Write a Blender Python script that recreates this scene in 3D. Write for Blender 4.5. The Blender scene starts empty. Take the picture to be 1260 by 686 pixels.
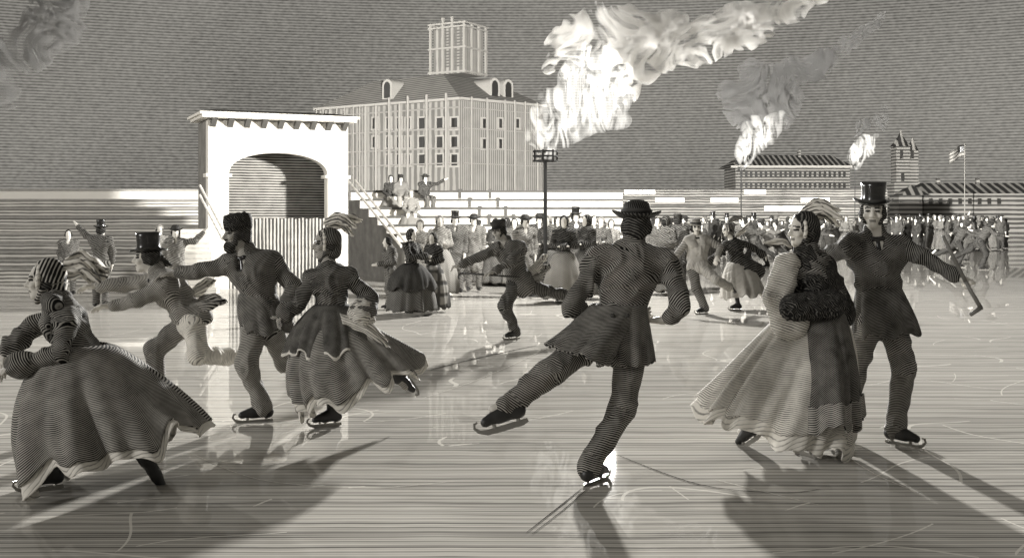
import bpy, math, random
import numpy as np
from mathutils import Vector, noise as mnoise
random.seed(7)
S = bpy.context.scene
COL = S.collection
# ------------------------------------------------------------------ camera
H, F0 = 1.68, 1351.0          # eye height (m), focal length in photograph pixels (1260 wide)
cam_d = bpy.data.cameras.new('camera'); cam = bpy.data.objects.new('camera', cam_d); COL.objects.link(cam)
cam.location = (0, 0, H); cam.rotation_euler = (math.radians(90), 0, 0)
cam_d.sensor_width = 36.0; cam_d.lens = 36.0 * F0 / 1260.0
cam_d.shift_y = -(343 - 265) / 1260.0
cam_d.clip_start = 0.1; cam_d.clip_end = 2000
S.camera = cam
# ------------------------------------------------------------------ exposure
S.view_settings.view_transform = 'Standard'; S.view_settings.look = 'None'
S.view_settings.exposure = 0.32; S.view_settings.gamma = 1.0; S.view_settings.use_curve_mapping = False
S.render.engine = 'CYCLES'
S.cycles.max_bounces = 5; S.cycles.diffuse_bounces = 2; S.cycles.glossy_bounces = 2; S.cycles.transparent_max_bounces = 8
S.cycles.sample_clamp_indirect = 4.0; S.cycles.volume_bounces = 3; S.cycles.volume_step_rate = 0.6; S.cycles.volume_max_steps = 256
# ------------------------------------------------------------------ sky (grey night sky with engraved horizontal streaks of cloud)
SUN_EL, SUN_ROT = math.radians(15), math.radians(238)
W = bpy.data.worlds.new('World'); S.world = W; W.use_nodes = True
def nd(nt, typ, **kw):
    n = nt.nodes.new(typ)
    for k, v in kw.items():
        if k.startswith('i_'): n.inputs[int(k[2:])].default_value = v
        else: setattr(n, k, v)
    return n
def mth(nt, op, a, b=None, c=None, clamp=False):
    n = nt.nodes.new('ShaderNodeMath'); n.operation = op; n.use_clamp = clamp
    for i, x in enumerate((a, b, c)):
        if x is None: continue
        if isinstance(x, (int, float)): n.inputs[i].default_value = x
        else: nt.links.new(x, n.inputs[i])
    return n.outputs[0]
def build_world():
    nt = W.node_tree; nt.nodes.clear()
    sky = nd(nt, 'ShaderNodeTexSky', sky_type='NISHITA'); sky.sun_disc = False
    sky.sun_elevation = SUN_EL; sky.sun_rotation = SUN_ROT
    bw = nt.nodes.new('ShaderNodeRGBToBW'); nt.links.new(sky.outputs[0], bw.inputs[0])
    even = mth(nt, 'MULTIPLY', mth(nt, 'POWER', bw.outputs[0], 0.18), 1.42)
    tc = nt.nodes.new('ShaderNodeTexCoord'); sp = nt.nodes.new('ShaderNodeSeparateXYZ'); nt.links.new(tc.outputs['Generated'], sp.inputs[0])
    x2 = mth(nt, 'MULTIPLY', sp.outputs[0], sp.outputs[0]); y2 = mth(nt, 'MULTIPLY', sp.outputs[1], sp.outputs[1])
    tan = mth(nt, 'DIVIDE', sp.outputs[2], mth(nt, 'MAXIMUM', mth(nt, 'SQRT', mth(nt, 'ADD', x2, y2)), 0.05))
    nz = nd(nt, 'ShaderNodeTexNoise'); nz.inputs['Scale'].default_value = 30; nz.inputs['Detail'].default_value = 3
    nt.links.new(tc.outputs['Generated'], nz.inputs['Vector'])
    ph = mth(nt, 'ADD', mth(nt, 'MULTIPLY', tan, 2 * math.pi * 400), mth(nt, 'MULTIPLY', nz.outputs[0], 1.6))
    ln = mth(nt, 'SINE', ph)
    gr = nd(nt, 'ShaderNodeTexNoise'); gr.inputs['Scale'].default_value = 420; gr.inputs['Detail'].default_value = 2
    mp = nd(nt, 'ShaderNodeMapping'); mp.inputs['Scale'].default_value = (0.6, 0.6, 1.3)
    nt.links.new(tc.outputs['Generated'], mp.inputs[0]); nt.links.new(mp.outputs[0], gr.inputs['Vector'])
    big = nd(nt, 'ShaderNodeTexNoise'); big.inputs['Scale'].default_value = 5; big.inputs['Detail'].default_value = 3
    nt.links.new(tc.outputs['Generated'], big.inputs['Vector'])
    f = mth(nt, 'ADD', 1.0, mth(nt, 'MULTIPLY', ln, 0.36))
    f = mth(nt, 'ADD', f, mth(nt, 'MULTIPLY', mth(nt, 'SUBTRACT', gr.outputs[0], 0.5), 1.0))
    f = mth(nt, 'ADD', f, mth(nt, 'MULTIPLY', mth(nt, 'SUBTRACT', big.outputs[0], 0.5), 0.8))
    v = mth(nt, 'MULTIPLY', even, mth(nt, 'MAXIMUM', f, 0.1))
    cb = nt.nodes.new('ShaderNodeCombineColor')
    nt.links.new(v, cb.inputs[0]); nt.links.new(mth(nt, 'MULTIPLY', v, 0.955), cb.inputs[1]); nt.links.new(mth(nt, 'MULTIPLY', v, 0.86), cb.inputs[2])
    bg = nt.nodes.new('ShaderNodeBackground'); bg.inputs[1].default_value = 0.1
    nt.links.new(cb.outputs[0], bg.inputs[0])
    out = nt.nodes.new('ShaderNodeOutputWorld'); nt.links.new(bg.outputs[0], out.inputs[0])
build_world()
# soft fill sun, added from behind left to light bandstand, faces and folds
sd = bpy.data.lights.new('fill_sun', 'SUN'); sd.energy = 1.05; sd.angle = math.radians(12); sd.color = (1, .98, .95)
so = bpy.data.objects.new('fill_sun', sd); COL.objects.link(so)
def aim_sun(o, el, rot):
    d = Vector((math.sin(rot) * math.cos(el), math.cos(rot) * math.cos(el), math.sin(el)))
    o.rotation_euler = d.to_track_quat('Z', 'Y').to_euler()
aim_sun(so, SUN_EL, SUN_ROT)

def px(x, y, Y):                 # photograph pixel at distance Y -> world point
    return np.array(((x - 630) * Y / F0, Y, H - (y - 265) * Y / F0))
def gx(x, Y): return (x - 630) * Y / F0
def gy(y): return H * F0 / (y - 265)
# ------------------------------------------------------------------ materials
def T(v): return (v, v * .958, v * .872, 1)
def mat(name, rough=.85, spec=.25):
    m = bpy.data.materials.new(name); m.use_nodes = True
    b = m.node_tree.nodes['Principled BSDF']; b.inputs['Roughness'].default_value = rough
    b.inputs['Specular IOR Level'].default_value = spec
    return m, m.node_tree, b
def hatch(name, dark, light, period, thr=0.0, axis=None, distort=2.5, var=1.0, sharp=1.3, rough=.85, spec=.2, bump=.25, nscale=7, cross=None, metal=0):
    """woven / brushed cloth, planking: fine lines of two tones; the line coordinate is the mesh attribute h, or a direction in object space"""
    m, nt, b = mat(name, rough, spec); L = nt.links.new
    b.inputs['Metallic'].default_value = metal
    tc = nt.nodes.new('ShaderNodeTexCoord')
    nz = nd(nt, 'ShaderNodeTexNoise'); nz.inputs['Scale'].default_value = nscale; nz.inputs['Detail'].default_value = 3; L(tc.outputs['Object'], nz.inputs['Vector'])
    n2 = nd(nt, 'ShaderNodeTexNoise'); n2.inputs['Scale'].default_value = nscale * 1.7; n2.inputs['Detail'].default_value = 4; L(tc.outputs['Object'], n2.inputs['Vector'])
    def lines(ax, per):
        if ax is None:
            at = nt.nodes.new('ShaderNodeAttribute'); at.attribute_name = 'h'; hh = at.outputs['Fac']
        else:
            dp = nt.nodes.new('ShaderNodeVectorMath'); dp.operation = 'DOT_PRODUCT'; L(tc.outputs['Object'], dp.inputs[0]); dp.inputs[1].default_value = ax; hh = dp.outputs['Value']
        ph = mth(nt, 'ADD', mth(nt, 'MULTIPLY', hh, 2 * math.pi / per), mth(nt, 'MULTIPLY', nz.outputs[0], distort * 2))
        s = mth(nt, 'SINE', ph)
        th = mth(nt, 'ADD', mth(nt, 'MULTIPLY', mth(nt, 'SUBTRACT', n2.outputs[0], .5), var * 2), thr)
        return mth(nt, 'ADD', mth(nt, 'MULTIPLY', mth(nt, 'SUBTRACT', s, th), sharp), .5, clamp=True)
    f = lines(axis, period)
    if cross: f = mth(nt, 'MULTIPLY', f, lines(cross, period * 1.1))
    mx = nd(nt, 'ShaderNodeMix', data_type='RGBA'); mx.inputs[6].default_value = T(dark); mx.inputs[7].default_value = T(light)
    L(f, mx.inputs[0]); L(mx.outputs[2], b.inputs['Base Color'])
    if bump:
        bp = nt.nodes.new('ShaderNodeBump'); bp.inputs['Strength'].default_value = bump; bp.inputs['Distance'].default_value = period * .35
        L(f, bp.inputs['Height']); L(bp.outputs[0], b.inputs['Normal'])
    return m
def hreg(key, *a, **kw): HP[key] = (a, kw); return hatch(*a, **kw)
def plain(name, v, rough=.7, spec=.3, var=.25, scale=12, metal=0):
    m, nt, b = mat(name, rough, spec); L = nt.links.new; b.inputs['Metallic'].default_value = metal
    tc = nt.nodes.new('ShaderNodeTexCoord'); nz = nd(nt, 'ShaderNodeTexNoise'); nz.inputs['Scale'].default_value = scale; nz.inputs['Detail'].default_value = 5
    L(tc.outputs['Object'], nz.inputs['Vector'])
    mx = nd(nt, 'ShaderNodeMix', data_type='RGBA'); mx.inputs[6].default_value = T(v * (1 - var)); mx.inputs[7].default_value = T(min(.95, v * (1 + var)))
    L(nz.outputs[0], mx.inputs[0]); L(mx.outputs[2], b.inputs['Base Color']); return m
HP = {}
class Mats(dict):               # 'name@k' is cloth k times coarser for farther people, pale tone darkened against torchlight
    def __missing__(s, n):
        b, k = n.split('@'); s[n] = dimmed_copy(b, float(k)); return s[n]
def dimmed_copy(b, k):
    if b not in HP: return M[b]
    a, kw = HP[b]; k = 1 if b.startswith('far_') else k; a = list(a); a[0] += '_coarse_dim'; a[1] *= 1.3; a[2] *= .42; a[3] *= k; kw = dict(kw); kw['nscale'] = kw.get('nscale', 7) / k; return hatch(*a, **kw)
M = Mats()
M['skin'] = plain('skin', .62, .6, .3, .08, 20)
M['skin_shade'] = hreg('skin_shade', 'skin_shaded', .20, .55, .012, -.1, (.5, .2, .85), 1.5, bump=.05)  # copy of the skin with hatched shade painted into its colour
M['eye'] = plain('eye_dark', .03, .4, .5)
M['lip'] = plain('lip', .22, .5)
M['hair'] = hreg('hair', 'hair', .012, .16, .014, .55, (.4, .3, .8), 4, bump=.5, nscale=14)
M['hairlight'] = hreg('hairlight', 'hair_light', .10, .5, .014, .1, (.2, .2, .9), 4, bump=.5, nscale=14)
M['fur'] = hreg('fur', 'fur', .008, .16, .012, .7, (.6, .5, .6), 9, bump=.8, nscale=22)
M['coat_black'] = hreg('coat_black', 'coat_black', .005, .25, 0.0130, .42, var=.85)
M['coat_dark'] = hreg('coat_dark', 'coat_dark', .006, .36, 0.0134, .30, var=.85)
M['coat_mid'] = hreg('coat_mid', 'coat_mid', .022, .46, 0.0128, .0, var=.85)
M['coat_light'] = hreg('coat_light', 'coat_light', .06, .62, 0.0144, -.25, var=.85)
M['trouser_dark'] = hreg('trouser_dark', 'trouser_dark', .008, .38, 0.0136, .25, var=.85)
M['trouser_mid'] = hreg('trouser_mid', 'trouser_mid', .02, .48, 0.0132, -.05, var=.85)
M['trouser_light'] = hreg('trouser_light', 'trouser_light', .18, .78, 0.0160, -.65, var=.85)
M['dress_dark'] = hreg('dress_dark', 'dress_dark', .006, .30, 0.0144, .42, distort=3, var=.85)
M['dress_mid'] = hreg('dress_mid', 'dress_mid', .014, .46, 0.0136, .1, distort=3, var=.85)
M['dress_light'] = hreg('dress_light', 'dress_light', .10, .74, 0.0168, -.45, distort=3, var=.85)
M['dress_plaid'] = hreg('dress_plaid', 'dress_plaid', .05, .7, .06, -.5, (1, 0, 0), 1, cross=(0, 0, 1))
M['scarf'] = hreg('scarf', 'scarf_striped', .008, .50, .024, .35, distort=1.2)
M['white_cloth'] = hreg('white_cloth', 'white_cloth', .25, .76, .05, -.85, distort=4, var=.7)
M['veil'] = hreg('veil', 'veil', .12, .80, .028, -.5, distort=5)
M['far_dark'] = hreg('far_dark', 'far_cloth_dark', .015, .15, .05, .15)
M['far_mid'] = hreg('far_mid', 'far_cloth_mid', .03, .22, .05, 0)
M['far_light'] = hreg('far_light', 'far_cloth_light', .10, .32, .055, -.35)
M['felt'] = hreg('felt', 'hat_felt', .008, .12, .02, .6, distort=4, bump=.1, rough=.6)
M['silk'] = plain('hat_silk', .014, .22, .6, .3)
M['band'] = plain('hat_band', .05, .7)
M['strawhat'] = hreg('strawhat', 'hat_grey', .03, .5, .02, -.1)
M['leather'] = plain('boot_leather', .018, .45, .5)
M['steel'] = plain('skate_steel', .30, .3, .5, metal=.6)
M['wood_dark'] = plain('stick_wood', .04, .5)
M['wood_light'] = plain('stick_ash', .5, .6)
M['iron'] = plain('iron', .02, .6, .4)

# ------------------------------------------------------------------ object helpers
def tag(o, label=None, cat=None, group=None, kind=None):
    if label: o['label'] = label
    if cat: o['category'] = cat
    if group: o['group'] = group
    if kind: o['kind'] = kind
    return o
def empty(name, loc, label=None, cat=None, group=None):
    o = bpy.data.objects.new(name, None); o.location = tuple(float(c) for c in loc); COL.objects.link(o); o.empty_display_size = .2
    return tag(o, label, cat, group)
def rootloc(o):
    while o.parent: o = o.parent
    return np.array(o.location)
def mk(name, V, Fc, mats, parent=None, smooth=True, h=None, mi=None, loc=None, solid=0):
    V = np.asarray(V, dtype=np.float64)
    base = rootloc(parent) if parent is not None else (np.array(loc) if loc is not None else np.zeros(3))
    me = bpy.data.meshes.new(name); me.from_pydata((V - base).tolist(), [], Fc if isinstance(Fc, list) else Fc.tolist()); 
    for m in (mats if isinstance(mats, (list, tuple)) else [mats]): me.materials.append(m)
    n = len(me.polygons)
    if mi is not None: me.polygons.foreach_set('material_index', np.asarray(mi, dtype=np.int32))
    me.polygons.foreach_set('use_smooth', np.full(n, smooth))
    if h is not None:
        a = me.attributes.new('h', 'FLOAT', 'POINT'); a.data.foreach_set('value', np.asarray(h, dtype=np.float32))
    me.update()
    o = bpy.data.objects.new(name, me); COL.objects.link(o)
    if parent is not None: o.parent = parent
    else: o.location = tuple(base)
    if solid:
        md = o.modifiers.new('thickness', 'SOLIDIFY'); md.thickness = solid; md.offset = 0
    return o
def dup(root, loc, rz=0, sc=1, label=None, group=None):
    r = root.copy(); COL.objects.link(r); r.location = tuple(loc); r.rotation_euler = (0, 0, rz); r.scale = (sc,) * 3
    if label: r['label'] = label
    if group: r['group'] = group
    def rec(src, dst):
        for ch in list(src.children):
            c = ch.copy(); COL.objects.link(c); c.parent = dst; rec(ch, c)
    rec(root, r); return r
class MB:                        # boxes, bars and prisms gathered into ONE mesh
    def __init__(s, org=(0, 0, 0), yaw=0): s.V = []; s.F = []; s.o = np.array(org, float); s.c, s.s = math.cos(yaw), math.sin(yaw)
    def tr(s, p): x, y, z = p; return (s.o[0] + s.c * x - s.s * y, s.o[1] + s.s * x + s.c * y, s.o[2] + z)
    def add(s, vs, fs):
        n = len(s.V); s.V += [s.tr(v) for v in vs]; s.F += [[n + i for i in f] for f in fs]; return s
    def box(s, x0, x1, y0, y1, z0, z1):
        return s.add([(x0, y0, z0), (x1, y0, z0), (x1, y1, z0), (x0, y1, z0), (x0, y0, z1), (x1, y0, z1), (x1, y1, z1), (x0, y1, z1)],
              [(0, 3, 2, 1), (4, 5, 6, 7), (0, 1, 5, 4), (1, 2, 6, 5), (2, 3, 7, 6), (3, 0, 4, 7)])
    def bar(s, a, b, r, n=6, r2=None):
        a = Vector(a); b = Vector(b); d = (b - a).normalized(); u = d.orthogonal().normalized(); w = d.cross(u); r2 = r if r2 is None else r2
        vs = [tuple(a + (u * math.cos(t) + w * math.sin(t)) * r) for t in [2 * math.pi * i / n for i in range(n)]]
        vs += [tuple(b + (u * math.cos(t) + w * math.sin(t)) * r2) for t in [2 * math.pi * i / n for i in range(n)]]
        return s.add(vs, [(i, (i + 1) % n, n + (i + 1) % n, n + i) for i in range(n)] + [tuple(range(n))[::-1], tuple(range(n, 2 * n))])
    def prism(s, poly, y0, y1):   # polygon in x,z extruded along y
        n = len(poly); vs = [(p[0], y0, p[1]) for p in poly] + [(p[0], y1, p[1]) for p in poly]
        return s.add(vs, [(i, (i + 1) % n, n + (i + 1) % n, n + i) for i in range(n)] + [tuple(range(n))[::-1], tuple(range(n, 2 * n))])
    def lathe(s, prof, c, n=24, ax=None, up=None):
        c = Vector(c); up = Vector(up or (0, 0, 1)).normalized(); u = up.orthogonal().normalized(); w = up.cross(u)
        vs = []; 
        for r, z in prof: vs += [tuple(c + up * z + (u * math.cos(2 * math.pi * i / n) + w * math.sin(2 * math.pi * i / n)) * r) for i in range(n)]
        fs = [(k * n + i, k * n + (i + 1) % n, (k + 1) * n + (i + 1) % n, (k + 1) * n + i) for k in range(len(prof) - 1) for i in range(n)]
        return s.add(vs, fs)
    def build(s, name, m, parent=None, smooth=False, loc=None): return mk(name, s.V, s.F, m, parent, smooth, loc=loc)

# ------------------------------------------------------------------ implicit surfaces (bodies, clothes, smoke)
def vnoise(p):
    p = np.asarray(p, np.float64); i = np.floor(p).astype(np.int64); f = p - i; f = f * f * (3 - 2 * f)
    def hsh(a, b, c):
        n = (a * 73856093) ^ (b * 19349663) ^ (c * 83492791); n = (n ^ (n >> 13)) * 1274126177; n = (n ^ (n >> 16)) & 0xffff
        return n / 32767.5 - 1
    r = 0
    for dx in (0, 1):
        for dy in (0, 1):
            for dz in (0, 1):
                w = (f[:, 0] if dx else 1 - f[:, 0]) * (f[:, 1] if dy else 1 - f[:, 1]) * (f[:, 2] if dz else 1 - f[:, 2])
                r = r + w * hsh(i[:, 0] + dx, i[:, 1] + dy, i[:, 2] + dz)
    return r
def unit(v): v = np.asarray(v, float); return v / max(1e-9, np.linalg.norm(v))
class SDF:
    def __init__(s, vox): s.vox = vox; s.P = []
    def cap(s, a, b, ra, rb=None, k=.03, sq=None, hd=None, op=1):
        a = np.asarray(a, float); b = np.asarray(b, float); rb = ra if rb is None else rb
        if np.linalg.norm(b - a) < 1e-5: b = a + np.array((0, 0, 1e-3))
        if hd is None:
            ax = unit(b - a); pr = unit(np.cross(ax, (0.3, 1, .2))); hd = ax + .35 * pr
        s.P.append(('c', a, b, ra, rb, k, sq, np.asarray(hd, float), op)); return s
    def ell(s, c, r, R=None, k=.02, hd=(.5, .2, .8), op=1):
        s.P.append(('e', np.asarray(c, float), np.asarray(r, float), np.eye(3) if R is None else np.asarray(R, float), None, k, None, np.asarray(hd, float), op)); return s
    @staticmethod
    def dist(pr, x, y, z):
        if pr[0] == 'c':
            _, a, b, ra, rb, k, sq, hd, op = pr; ab = b - a; qx, qy, qz = x - a[0], y - a[1], z - a[2]; sc = 1
            if sq is not None:
                n, f = sq; w = (qx * n[0] + qy * n[1] + qz * n[2]) * (1 / f - 1); qx, qy, qz = qx + w * n[0], qy + w * n[1], qz + w * n[2]
                ab = ab + n * (ab @ n) * (1 / f - 1); sc = .5 + .5 * f
            t = np.clip((qx * ab[0] + qy * ab[1] + qz * ab[2]) / (ab @ ab), 0, 1)
            return (np.sqrt((qx - t * ab[0]) ** 2 + (qy - t * ab[1]) ** 2 + (qz - t * ab[2]) ** 2) - (ra + (rb - ra) * t)) * sc
        _, c, r, R, _, k, _, hd, op = pr; qx, qy, qz = x - c[0], y - c[1], z - c[2]
        u = [(qx * R[i, 0] + qy * R[i, 1] + qz * R[i, 2]) / r[i] for i in range(3)]
        k0 = np.sqrt(u[0] ** 2 + u[1] ** 2 + u[2] ** 2); k1 = np.sqrt((u[0] / r[0]) ** 2 + (u[1] / r[1]) ** 2 + (u[2] / r[2]) ** 2)
        return k0 * (k0 - 1) / np.maximum(k1, 1e-6)
    def bb(s, pr):
        m = pr[5] + 2.5 * s.vox
        if pr[0] == 'c':
            r = max(pr[3], pr[4]) + m; return np.minimum(pr[1], pr[2]) - r, np.maximum(pr[1], pr[2]) + r
        r = pr[2].max() + m; return pr[1] - r, pr[1] + r
    def mesh(s, fold=0, freq=(8, 8, 12), smooth=1):
        lo = np.min([s.bb(p)[0] for p in s.P if p[-1] > 0], 0); hi = np.max([s.bb(p)[1] for p in s.P if p[-1] > 0], 0)
        v = s.vox; n = np.ceil((hi - lo) / v).astype(int) + 2
        G = np.full(n, .5, np.float32); ax = [lo[i] + v * np.arange(n[i]) for i in range(3)]
        for p in s.P:
            a, b = s.bb(p); i0 = np.maximum(((a - lo) / v).astype(int), 0); i1 = np.minimum(((b - lo) / v).astype(int) + 2, n)
            if (i1 <= i0).any(): continue
            sl = tuple(slice(i0[i], i1[i]) for i in range(3))
            d = s.dist(p, ax[0][sl[0]][:, None, None], ax[1][sl[1]][None, :, None], ax[2][sl[2]][None, None, :]).astype(np.float32)
            g = G[sl]; k = p[5]
            if p[-1] > 0: hh = np.maximum(k - np.abs(g - d), 0) / k; G[sl] = np.minimum(g, d) - hh * hh * k * .25
            else: d = -d; hh = np.maximum(k - np.abs(g - d), 0) / k; G[sl] = np.maximum(g, d) + hh * hh * k * .25
        ins = G < 0
        cnt = sum(ins[a:n[0] - 1 + a, b:n[1] - 1 + b, c:n[2] - 1 + c].astype(np.int8) for a in (0, 1) for b in (0, 1) for c in (0, 1))
        act = (cnt > 0) & (cnt < 8); idx = np.argwhere(act); ID = np.full(act.shape, -1, np.int32); ID[act] = np.arange(len(idx))
        cor = [(a, b, c) for a in (0, 1) for b in (0, 1) for c in (0, 1)]
        val = [G[idx[:, 0] + c[0], idx[:, 1] + c[1], idx[:, 2] + c[2]] for c in cor]
        acc = np.zeros((len(idx), 3)); w = np.zeros(len(idx))
        for i in range(8):
            for j in range(i + 1, 8):
                if sum(abs(cor[i][q] - cor[j][q]) for q in range(3)) != 1: continue
                cr = (val[i] < 0) != (val[j] < 0); t = np.where(cr, val[i] / np.where(cr, val[i] - val[j], 1), 0)
                e = np.array(cor[i], float)[None] + t[:, None] * (np.array(cor[j], float) - np.array(cor[i], float))[None]
                acc += e * cr[:, None]; w += cr
        V = lo + v * (idx + acc / w[:, None])
        Q = []
        for a in range(3):
            b, c = (a + 1) % 3, (a + 2) % 3
            s0 = [slice(None)] * 3; s1 = [slice(None)] * 3; s0[a] = slice(0, n[a] - 1); s1[a] = slice(1, n[a])
            ch = ins[tuple(s0)] != ins[tuple(s1)]; e = np.argwhere(ch)
            ok = (e[:, b] > 0) & (e[:, c] > 0) & (e[:, b] < n[b] - 1) & (e[:, c] < n[c] - 1); e = e[ok]
            up = ins[tuple(s0)][tuple(e.T)]
            def cid(db, dc):
                q = e.copy(); q[:, b] -= db; q[:, c] -= dc; return ID[tuple(q.T)]
            q = np.stack([cid(1, 1), cid(0, 1), cid(0, 0), cid(1, 0)], 1); q[~up] = q[~up][:, ::-1]; Q.append(q)
        Q = np.concatenate(Q)
        for _ in range(smooth):      # one relaxing pass
            A = np.zeros_like(V); C = np.zeros(len(V))
            for i in range(4):
                np.add.at(A, Q[:, i], V[Q[:, (i + 1) % 4]] + V[Q[:, (i + 3) % 4]]); np.add.at(C, Q[:, i], 2)
            V = V * .5 + .5 * A / np.maximum(C, 1)[:, None]
        if fold:
            N = np.zeros_like(V); fn = np.cross(V[Q[:, 2]] - V[Q[:, 0]], V[Q[:, 3]] - V[Q[:, 1]])
            for i in range(4): np.add.at(N, Q[:, i], fn)
            N /= np.maximum(np.linalg.norm(N, axis=1), 1e-9)[:, None]
            q = V * np.array(freq); q = q + .8 * vnoise(q * .6)[:, None]
            r = 1 - 2 * np.abs(vnoise(q)); r2 = vnoise(q * 2.1 + 7)
            dsp = fold * (r * .8 + r2 * .35); V = V + N * dsp[:, None]
        best = np.full(len(V), 1e9); h = np.zeros(len(V))
        for p in s.P:
            if p[-1] < 0: continue
            d = s.dist(p, V[:, 0], V[:, 1], V[:, 2]); m = d < best; best[m] = d[m]; h[m] = ((V - p[1]) @ p[7])[m]
        if fold: h = h + dsp * .45
        return V, Q, h
def sdf_obj(f, name, m, parent, fold=0, freq=(8, 8, 12), smooth=1, mi=None, loc=None):
    V, Q, h = f.mesh(fold, freq, smooth)
    return mk(name, V, Q, m, parent, True, h, mi(V[Q].mean(1)) if mi else None, loc=loc)

# ------------------------------------------------------------------ human figures
def frame(fwd, up=(0, 0, 1)):
    f = unit(fwd); u = np.asarray(up, float); u = unit(u - f * (u @ f)); r = np.cross(f, u); return r, f, u
def hand(f, w, d, pn, s=1, curl=.5, thumb=1, k=.007):
    """palm, four unequal bent fingers and a thumb leaving the side of the palm; w wrist, d direction, pn palm normal"""
    d = unit(d); pn = unit(pn - d * (pn @ d)); ac = np.cross(d, pn)
    f.cap(w, w + d * .03 * s, .028 * s, .034 * s, k=.02, sq=(pn, .65)); f.cap(w + d * .035 * s, w + d * .08 * s, .040 * s, .040 * s, k=.015, sq=(pn, .42))
    for i, ln in enumerate((.9, 1.0, .94, .74)):
        p = w + d * (.085 - .004 * abs(i - 1.3)) * s + ac * (1.5 - i) * .0215 * s * thumb; a = curl * .35
        for sg, r0 in ((.042, .0105), (.029, .0095), (.023, .0085)):
            a += curl * .8; q = p + (d * math.cos(a) + pn * math.sin(a) + ac * (1.5 - i) * .06 * thumb) * sg * ln * s
            f.cap(p, q, r0 * s, r0 * .9 * s, k=k); p = q
    p = w + d * .03 * s + ac * .03 * s * thumb
    q = p + unit(d * .7 + ac * .75 * thumb + pn * .2) * .042 * s; f.cap(p, q, .015 * s, .012 * s, k=.012)
    f.cap(q, q + unit(d * .9 + ac * .1 * thumb + pn * (.2 + .6 * curl)) * .032 * s, .0115 * s, .009 * s, k=k)
def head_prims(f, c, fr, s, detail):
    r, w, u = fr; R = np.stack([r, w, u]); at = lambda x, y, z: c + s * (r * x + w * y + u * z)
    f.ell(at(0, -.008, .032), np.array((.076, .096, .094)) * s, R, k=.02)
    f.ell(at(0, .018, -.045), np.array((.058, .07, .066)) * s, R, k=.03)
    f.ell(at(0, .066, -.096), np.array((.026, .022, .02)) * s, R, k=.03)
    if detail:
        for e in (-1, 1):
            f.ell(at(.034 * e, .104, .014), np.array((.022, .022, .014)) * s, R, k=.012, op=-1)
            f.ell(at(.034 * e, .079, .013), np.array((.0145, .0145, .012)) * s, R, k=.005)
            f.ell(at(.046 * e, .066, -.022), np.array((.022, .022, .018)) * s, R, k=.02)
            f.ell(at(.077 * e, -.012, -.004), np.array((.011, .022, .032)) * s, R, k=.008)
        f.cap(at(-.045, .078, .034), at(.045, .078, .034), .0125 * s, k=.015)
        f.cap(at(0, .086, .022), at(0, .112, -.020), .010 * s, .0155 * s, k=.012)
        f.cap(at(-.014, .092, -.024), at(.014, .092, -.024), .011 * s, k=.01)
        f.ell(at(0, .087, -.050), np.array((.025, .014, .0075)) * s, R, k=.006)
        f.ell(at(0, .084, -.064), np.array((.021, .014, .0075)) * s, R, k=.006)
    else:
        f.cap(at(0, .09, .015), at(0, .108, -.02), .012 * s, .015 * s, k=.02)
def face_mi(c, fr, s):
    r, w, u = fr
    def g(P):
        q = (P - c) / s; x = np.abs(q @ r); y = q @ w; z = q @ u; m = np.zeros(len(P), int)
        m[(np.abs(x - .034) < .019) & (np.abs(z - .013) < .0085) & (y > .06)] = 1
        m[(np.abs(z - .037 + .004 * (x > .045)) < .0065) & (x > .012) & (x < .056) & (y > .05)] = 1
        m[(np.abs(z + .057) < .008) & (x < .024) & (y > .08)] = 2
        return m
    return g
def foot(root, A, toe, shin, s, vox, planted, skate=True, mleather='leather'):
    A = np.array(A, float); d = np.asarray(toe, float) - A
    if planted: up = np.array((0, 0, 1.)); d[2] = 0
    else: up = unit(np.asarray(shin, float))
    d = unit(d); up = unit(up - d * (up @ d) * (1 if abs(up @ d) < .95 else 0)); rt = np.cross(d, up)
    f = SDF(vox); he = A - d * .045 * s - up * .05 * s; to = A + d * .165 * s - up * .062 * s
    f.cap(A + unit(shin) * .12 * s, A, .048 * s, .044 * s, k=.03).cap(A, he, .043 * s, .040 * s, k=.03).cap(he, A + d * .08 * s - up * .055 * s, .038 * s, .040 * s, k=.03)
    f.cap(A + d * .05 * s - up * .03 * s, to, .042 * s, .030 * s, k=.02)
    sh = sdf_obj(f, 'boot', M[mleather], root)
    if skate:
        b = MB(); pts = []; base = A - up * .105 * s
        pts = [(-.085, .0, .012), (-.05, -.006, .018), (.10, -.006, .018), (.17, -.004, .016), (.215, .012, .011), (.238, .038, .008), (.232, .062, .007), (.212, .066, .006)]
        vs = []
        for i, (a, z, hh) in enumerate(pts):
            j0, j1 = max(0, i - 1), min(len(pts) - 1, i + 1); tx, tz = pts[j1][0] - pts[j0][0], pts[j1][1] - pts[j0][1]; l = math.hypot(tx, tz); nx, nz = -tz / l, tx / l
            for sx in (-1, 1):
                for sn in (-1, 1): vs.append(base + s * (d * (a + nx * hh * sn) + up * (z - .012 + nz * hh * sn) + rt * sx * .005))
        fs = []
        for i in range(len(pts) - 1):
            q = 4 * i; fs += [(q, q + 4, q + 5, q + 1), (q + 2, q + 3, q + 7, q + 6), (q, q + 2, q + 6, q + 4), (q + 1, q + 5, q + 7, q + 3)]
        fs += [(0, 1, 3, 2), (4 * len(pts) - 4, 4 * len(pts) - 2, 4 * len(pts) - 1, 4 * len(pts) - 3)]
        b.V = [tuple(v) for v in vs]; b.F = [list(x) for x in fs]
        for a in (-.03, .12): b.bar(base + d * a * s - up * .004, base + d * a * s + up * .045 * s, .012 * s)
        b.build('skate_blade', M['steel'], sh)
    return sh
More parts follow.
